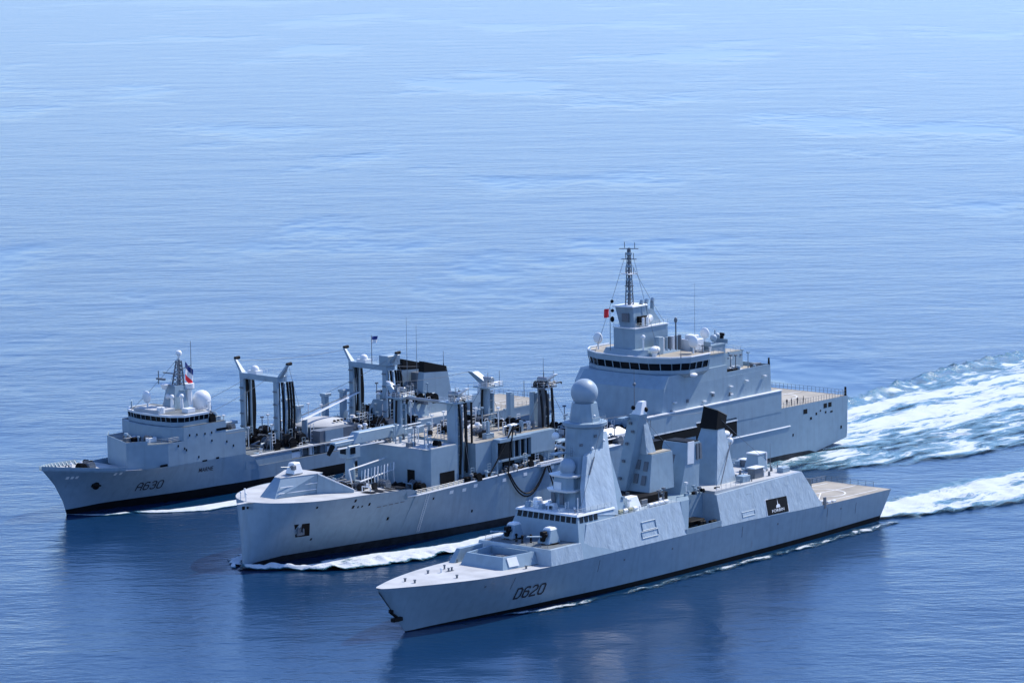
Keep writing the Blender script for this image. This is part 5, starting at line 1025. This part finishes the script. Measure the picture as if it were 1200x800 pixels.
# ------------------------------------------------------------------ people on the middle ship's flight deck
def person(ship, u, v, z, face, top, label, seed):
    (x, y, _), th = FR[ship][0], R(FR[ship][1])
    joints = [(0, 0, .95, .15), (0, 0, 1.15, .15), (0, 0, 1.38, .17), (0, 0, 1.50, .065), (0, .01, 1.58, .06), (0, .015, 1.68, .1), (0, .01, 1.77, .085),
              (.1, 0, .88, .1), (.11, .02, .5, .065), (.12, -.01, .1, .045), (.13, .13, .04, .04),
              (-.1, 0, .88, .1), (-.12, .0, .5, .065), (-.13, -.03, .1, .045), (-.14, .1, .04, .04),
              (.19, 0, 1.42, .06), (.24, .0, 1.14, .045), (.22, .1, .9, .035), (.21, .13, .82, .035),
              (-.19, 0, 1.42, .06), (-.24, -.02, 1.14, .045), (-.23, .07, .9, .035), (-.22, .1, .82, .035)]
    edges = [(0, 1), (1, 2), (2, 3), (3, 4), (4, 5), (5, 6), (0, 7), (7, 8), (8, 9), (9, 10), (0, 11), (11, 12), (12, 13), (13, 14), (2, 15), (15, 16), (16, 17), (17, 18), (2, 19), (19, 20), (20, 21), (21, 22)]
    me = bpy.data.meshes.new('person'); me.from_pydata([j[:3] for j in joints], edges, []); o = bpy.data.objects.new('person', me); COL.objects.link(o)
    md = o.modifiers.new('skin', 'SKIN'); me.skin_vertices or None
    if not me.skin_vertices:
        bm = bmesh.new(); bm.from_mesh(me); bm.verts.layers.skin.verify(); bm.to_mesh(me); bm.free()
    for i, j in enumerate(joints): me.skin_vertices[0].data[i].radius = (j[3], j[3]*(.7 if i in (1, 2) else 1)); me.skin_vertices[0].data[i].use_root = (i == 0)
    s2 = o.modifiers.new('sub', 'SUBSURF'); s2.levels = 1; s2.render_levels = 2
    bpy.context.view_layer.update(); dg = bpy.context.evaluated_depsgraph_get()
    me2 = bpy.data.meshes.new_from_object(o.evaluated_get(dg)); o.modifiers.clear(); o.data = me2
    me2.materials.clear()
    for m in ('navy', 'skin', top): me2.materials.append(M_[m])
    for p in me2.polygons:
        c = p.center; p.use_smooth = True
        p.material_index = 1 if (c.z > 1.53 and c.z < 1.72 and c.y > -.03) or (c.z < .88 and abs(c.x) > .17 and c.z > .6) else (2 if c.z > .95 and c.z < 1.5 else 0)
    o.location = (x+u*math.cos(th)+v*math.sin(th), y+u*math.sin(th)-v*math.cos(th), z); o.rotation_euler = (0, 0, th+face); o.scale = (1.0, 1.0, 1.0)
    tag(o, label, 'person', 'people on the flight deck edge'); return o
for i, (u, lab, tp) in enumerate(((170.2, 'person in dark uniform on the flight deck edge, nearest the superstructure', 'navy'), (172.0, 'person in dark clothing, second from the superstructure on the flight deck edge', 'navy'),
                              (174.4, 'person in dark clothing, third from the superstructure on the flight deck edge', 'navy'), (176.8, 'person in dark clothing standing farthest aft of the four on the flight deck', 'navy'))):
    person('M', u, 12.3, zM(u)-.02, (2.6, 3.4, 3.0, 3.9)[i], tp, lab, i)
# ================================================================== FOAM AND WAKES
def foam_material(name, white, aer, scale, stretch, rel):
    m = bpy.data.materials.new(name); m.use_nodes = True; t = m.node_tree; N = t.nodes; Lk = t.links
    N.remove(N['Principled BSDF']); out = N['Material Output']
    tc = N.new('ShaderNodeTexCoord'); mp = N.new('ShaderNodeMapping'); mp.inputs['Scale'].default_value = stretch; Lk.new(tc.outputs['Object'], mp.inputs[0])
    # warp the coordinates a little so the streaks meander
    nw = N.new('ShaderNodeTexNoise'); nw.inputs['Scale'].default_value = .06; nw.inputs['Detail'].default_value = 2; Lk.new(tc.outputs['Object'], nw.inputs[0])
    vm = N.new('ShaderNodeVectorMath'); vm.operation = 'MULTIPLY_ADD'; Lk.new(nw.outputs[1], vm.inputs[0]); vm.inputs[1].default_value = (9, 9, 0); Lk.new(mp.outputs[0], vm.inputs[2])
    def nz(s, d, r=.6):
        n = N.new('ShaderNodeTexNoise'); n.inputs['Scale'].default_value = s; n.inputs['Detail'].default_value = d; n.inputs['Roughness'].default_value = r; Lk.new(vm.outputs[0], n.inputs[0]); return n.outputs[0]
    def mth(op, a, b):
        n = N.new('ShaderNodeMath'); n.operation = op
        for i, x in enumerate((a, b)):
            if isinstance(x, (int, float)): n.inputs[i].default_value = x
            else: Lk.new(x, n.inputs[i])
        return n.outputs[0]
    at = N.new('ShaderNodeAttribute'); at.attribute_name = 'foam'; Fo = at.outputs['Fac']
    n = nz(scale, 9, .68)
    dens = mth('ADD', Fo, mth('MULTIPLY', mth('SUBTRACT', n, .5), rel))
    def step(x, a, b):
        r = N.new('ShaderNodeMapRange'); r.interpolation_type = 'SMOOTHSTEP'; Lk.new(x, r.inputs[0]); r.inputs[1].default_value = a; r.inputs[2].default_value = b; return r.outputs[0]
    wh_, ae = step(dens, .46, .66), step(dens, .12, .5)
    A = N.new('ShaderNodeBsdfPrincipled'); A.inputs['Base Color'].default_value = (*aer, 1); A.inputs['Roughness'].default_value = .2; A.inputs['IOR'].default_value = 1.33
    W_ = N.new('ShaderNodeBsdfPrincipled'); W_.inputs['Base Color'].default_value = (*white, 1); W_.inputs['Roughness'].default_value = .8
    bp = N.new('ShaderNodeBump'); bp.inputs['Distance'].default_value = .5; bp.inputs['Strength'].default_value = 1; Lk.new(nz(scale*2.2, 6, .7), bp.inputs['Height']); Lk.new(bp.outputs[0], W_.inputs['Normal']); Lk.new(bp.outputs[0], A.inputs['Normal'])
    T = N.new('ShaderNodeBsdfTransparent')
    m1 = N.new('ShaderNodeMixShader'); Lk.new(wh_, m1.inputs[0]); Lk.new(A.outputs[0], m1.inputs[1]); Lk.new(W_.outputs[0], m1.inputs[2])
    m2 = N.new('ShaderNodeMixShader'); Lk.new(ae, m2.inputs[0]); Lk.new(T.outputs[0], m2.inputs[1]); Lk.new(m1.outputs[0], m2.inputs[2])
    Lk.new(m2.outputs[0], out.inputs[0]); return m
WAKE = foam_material('wake_foam', (.56, .61, .64), (.10, .22, .29), .30, (.22, 1.0, 1), 1.5)
BOWF = foam_material('bow_foam', (.58, .62, .65), (.05, .17, .23), .30, (.5, 1, 1), 1.3)
THINF = foam_material('thin_foam', (.55, .59, .62), (.02, .08, .13), .55, (.35, 1, 1), 2.2)
def sstep(x): x = max(0, min(1, x)); return x*x*(3-2*x)
def sheet(name, ship, us, inner, outer, nv, dens, height, m, label):
    """foam lying on the sea in a ship's frame; inner/outer: u -> v"""
    b = bmesh.new(); lay = b.verts.layers.float.new('foam'); g = []
    for i, u in enumerate(us):
        row = []
        vi, vo = inner(u), outer(u)
        for j in range(nv+1):
            s = j/nv; v = vi+(vo-vi)*s; t = i/(len(us)-1)
            q = b.verts.new(P(u, v, .05+max(0, height(t, s, u, v)))); q[lay] = dens(t, s, u, v); row.append(q)
        g.append(row)
    for p, q in zip(g, g[1:]):
        for j in range(nv): b.faces.new([p[j], q[j], q[j+1], p[j+1]])
    bmesh.ops.recalc_face_normals(b, faces=b.faces)
    if b.faces[:][0].normal.z < 0: bmesh.ops.reverse_faces(b, faces=b.faces)
    me = bpy.data.meshes.new(name); b.to_mesh(me); b.free()
    for p in me.polygons: p.use_smooth = True
    o = bpy.data.objects.new(name, me); COL.objects.link(o); me.materials.append(m)
    o.location = FR[ship][0]; o.rotation_euler = (0, 0, R(FR[ship][1])); tag(o, label, 'wake' if 'wake' in name else 'foam', kind='stuff'); return o
def fb(u, v, s, o=4, seed=0): return noise.fractal(Vector((u*s+seed, v*s, seed*.7)), 1.0, 2.0, o)
def frange(a, b, s): n = int((b-a)/s); return [a+(b-a)*i/n for i in range(n+1)]
# middle ship's wake
fo = lambda u: interp([(178, 13), (195, 22), (225, 31), (270, 34), (600, 60)], u)
so = lambda u: -interp([(178, 13), (195, 19), (240, 26), (300, 38), (360, 42), (600, 70)], u)
def dM(t, s, u, v):
    e = sstep((1-s)/.22)*sstep((s)/.10)*sstep((u-176)/10)*(1-.5*sstep((u-300)/250))
    w1 = .5+.5*math.sin(v*.42+1.2*fb(u, v, .02)+2.0)
    ridge = math.exp(-((v+interp([(195, 17), (300, 33), (600, 60)], u))/4.5)**2)
    mid = .52+.26*w1*interp([(190, .4), (230, 1), (400, 1)], u)+.12*fb(u*.3, v, .08)
    if u < 215: mid += .12*sstep((215-u)/25)
    gap = math.exp(-((v-interp([(190, 16), (230, 15), (300, 18)], u))/3.5)**2)*.22
    far = sstep((-v-interp([(195, 9), (300, 22), (600, 45)], u))/5)
    return max(0, e*(mid*(1-far)+far*(.44+.26*fb(u*.8, v, .3, 4, 12))-gap))
def hM(t, s, u, v):
    ridge = math.exp(-((v+interp([(195, 17), (300, 33), (600, 60)], u))/4.0)**2)*1.5*sstep((u-185)/20)*(1-.5*sstep((u-330)/200))
    e = sstep((1-s)/.1)*sstep(s/.06)
    return e*(ridge*(1+.7*fb(u, v, .35, 5, 3))+.35+.3*fb(u, v, .2, 5, 1))
sheet('stern_wake', 'M', frange(172, 420, 1.0), so, fo, 90, dM, hM, WAKE, 'broad white and turquoise wake streaming from the largest ship\'s stern')
# turquoise wash along the middle ship's port quarter
fo2 = lambda u: interp([(140, 15), (155, 26), (175, 40), (200, 50), (330, 70)], u)
def dM2(t, s, u, v):
    return max(0, sstep((1-s)/.35)*sstep((u-140)/20)*(1-sstep((u-240)/90))*(.46+.26*fb(u*.6, v, .12, 4, 5)))
sheet('quarter_wake', 'M', frange(140, 330, 1.2), lambda u: 13.4 if u < 180 else interp([(180, 13.4), (200, 19), (270, 22)], u), fo2, 36, dM2, lambda t, s, u, v: .3*sstep((1-s)/.2)*(1+fb(u, v, .25, 4, 2)), WAKE, 'turquoise churned wash between the largest ship\'s quarter and the warship')
# frigate's wake
fo3 = lambda u: interp([(148, 9.5), (165, 19), (185, 28), (260, 48)], u)
so3 = lambda u: -interp([(148, 8.5), (165, 9), (200, 9), (260, 9)], u)
def dF(t, s, u, v):
    e = sstep((1-s)/.40)*sstep(s/.3)*sstep((u-146)/5)
    return max(0, e*(.66+.12*math.sin(v*.55)+.16*fb(u*.4, v, .12, 4, 7)+.2*(1-sstep((u-150)/30))))
sheet('stern_wake', 'F', frange(145, 290, .9), so3, fo3, 44, dF, lambda t, s, u, v: .4*sstep((1-s)/.2)*sstep(s/.2)*(1+fb(u, v, .3, 5, 4)), WAKE, 'white wake trailing from the nearest warship\'s stern')
# thin foam line along the frigate's side
hw = lambda u: HF.hv(u, 0)-.1
ed = lambda u: interp([(28, 6), (34, 9), (44, 12), (60, 13.5), (100, 14.5), (150, 14)], u)
def dT(t, s, u, v):
    c = interp([(28, .5), (34, .75), (50, .62), (70, .6), (110, .62), (150, .8)], u)
    return max(0, sstep((1-s)/.3)*sstep(s/.25)*sstep((u-28)/4)*interp([(28, .75), (42, .7), (50, .25), (60, .32), (90, .42), (120, .46), (150, .6)], u)*(1+.25*fb(u, v, .25, 4, 9))*(.3+.7*math.exp(-((s-c)/.2)**2)))
sheet('side_foam', 'F', frange(27, 150, .6), hw, ed, 14, dT, lambda t, s, u, v: .25*math.exp(-((s-.6)/.25)**2)*(1+fb(u, v, .4, 4, 1)), THINF, 'thin broken foam along the nearest warship\'s side')
# bow waves
hm = lambda u: HM.hv(max(u, 1.7), 0)-.2
eo = lambda u: interp([(-1, 3.0), (1.5, 6.5), (5, 12), (8, 17.5), (12, 20.5), (17, 22.4), (26, 25.5), (36, 26.5), (50, 26), (62, 23), (90, 20)], u)
ei = lambda u: interp([(-1, 0.5), (2, 1.0), (6, 5.5), (9, 8.0), (12, 8.5), (20, 8.5), (30, 12.0), (45, 17), (60, 17.5), (90, 16.5)], u)
sheet('bow_wave', 'M', frange(-1.5, 85, .45), ei, eo, 26, lambda t, s, u, v: max(0, sstep((1-s+.10*fb(u, 3, .25, 4, 4)-.04)/.12)*sstep((s+.08*fb(u, 7, .3, 4, 5))/.14)*(1-sstep((u-56)/26))*sstep((u+1.5)/1.2)*(.82+.22*fb(u, v, .16, 4, 2))),
      lambda t, s, u, v: (.95*math.exp(-((s-.72)/.2)**2)+.25*math.sin(math.pi*s))*(1-.5*sstep((u-15)/45))*(1+.6*fb(u, v, .45, 5, 1)), BOWF, 'bright white bow wave curling from the largest ship\'s stem')
sheet('bow_wave', 'M', frange(-1.2, 60, .3), lambda u: -interp([(-1, 1), (4, 7.5), (10, 10), (60, 26)], u), lambda u: -interp([(-1, -1), (1, .2), (6, 1.5), (20, 5), (60, 18)], u), 16, lambda t, s, u, v: max(0, sstep((1-s+.25*fb(u, v, .5, 4, 4)-.12)/.2)*sstep((s+.25*fb(u, v, .5, 4, 9)-.1)/.2)*(1-sstep((u-30)/26))*sstep((u+1.2)/1.4)*(.85+.2*fb(u, v, .25))), lambda t, s, u, v: .5*math.sin(math.pi*s)*sstep((u+1.2)/2)*(1+.5*fb(u, v, .6, 5, 6)), BOWF, 'white bow wave on the far side of the largest ship\'s stem')
sheet('bow_wave', 'D', frange(17, 60, .5), lambda u: interp([(17, 8.5), (24, 13.5), (33, 15.5), (60, 18)], u), lambda u: interp([(17, 9.5), (20, 14.5), (30, 22), (40, 22.5), (60, 23)], u), 14, lambda t, s, u, v: max(0, sstep((1-s)/.15)*sstep(s/.12)*sstep((u-17)/3)*(1-sstep((u-40)/18))*(.9+.1*fb(u, v, .2))),
      lambda t, s, u, v: .35*math.sin(math.pi*s)*(1+.4*fb(u, v, .5, 5, 8)), BOWF, 'narrow white bow wave beside the farthest ship\'s hull')
sheet('stem_ripple', 'D', frange(7.0, 17, .3), lambda u: HD.hv(max(u, 8), 0)-.1+interp([(7, -1), (9, 0), (17, 2)], u), lambda u: interp([(7, .8), (10, 7), (12, 9.5), (17, 11)], u), 8, lambda t, s, u, v: max(0, math.exp(-((s-.75)/.16)**2)*.75), lambda t, s, u, v: .1, BOWF, 'thin foam ripple at the farthest ship\'s stem')
for (nm, sh_n, u0, u1, tab, lab) in (('side_foam', 'M', 88, 176, [(88, 17), (120, 16.5), (176, 16.5)], 'faint foam along the largest ship\'s port side'),):
    sheet(nm, sh_n, frange(u0, u1, .8), lambda u: 13.5, lambda u: interp(tab, u), 8, lambda t, s, u, v: max(0, (.45+.25*fb(u, v, .2, 4, 3))*math.sin(math.pi*s)), lambda t, s, u, v: .1, BOWF, lab)
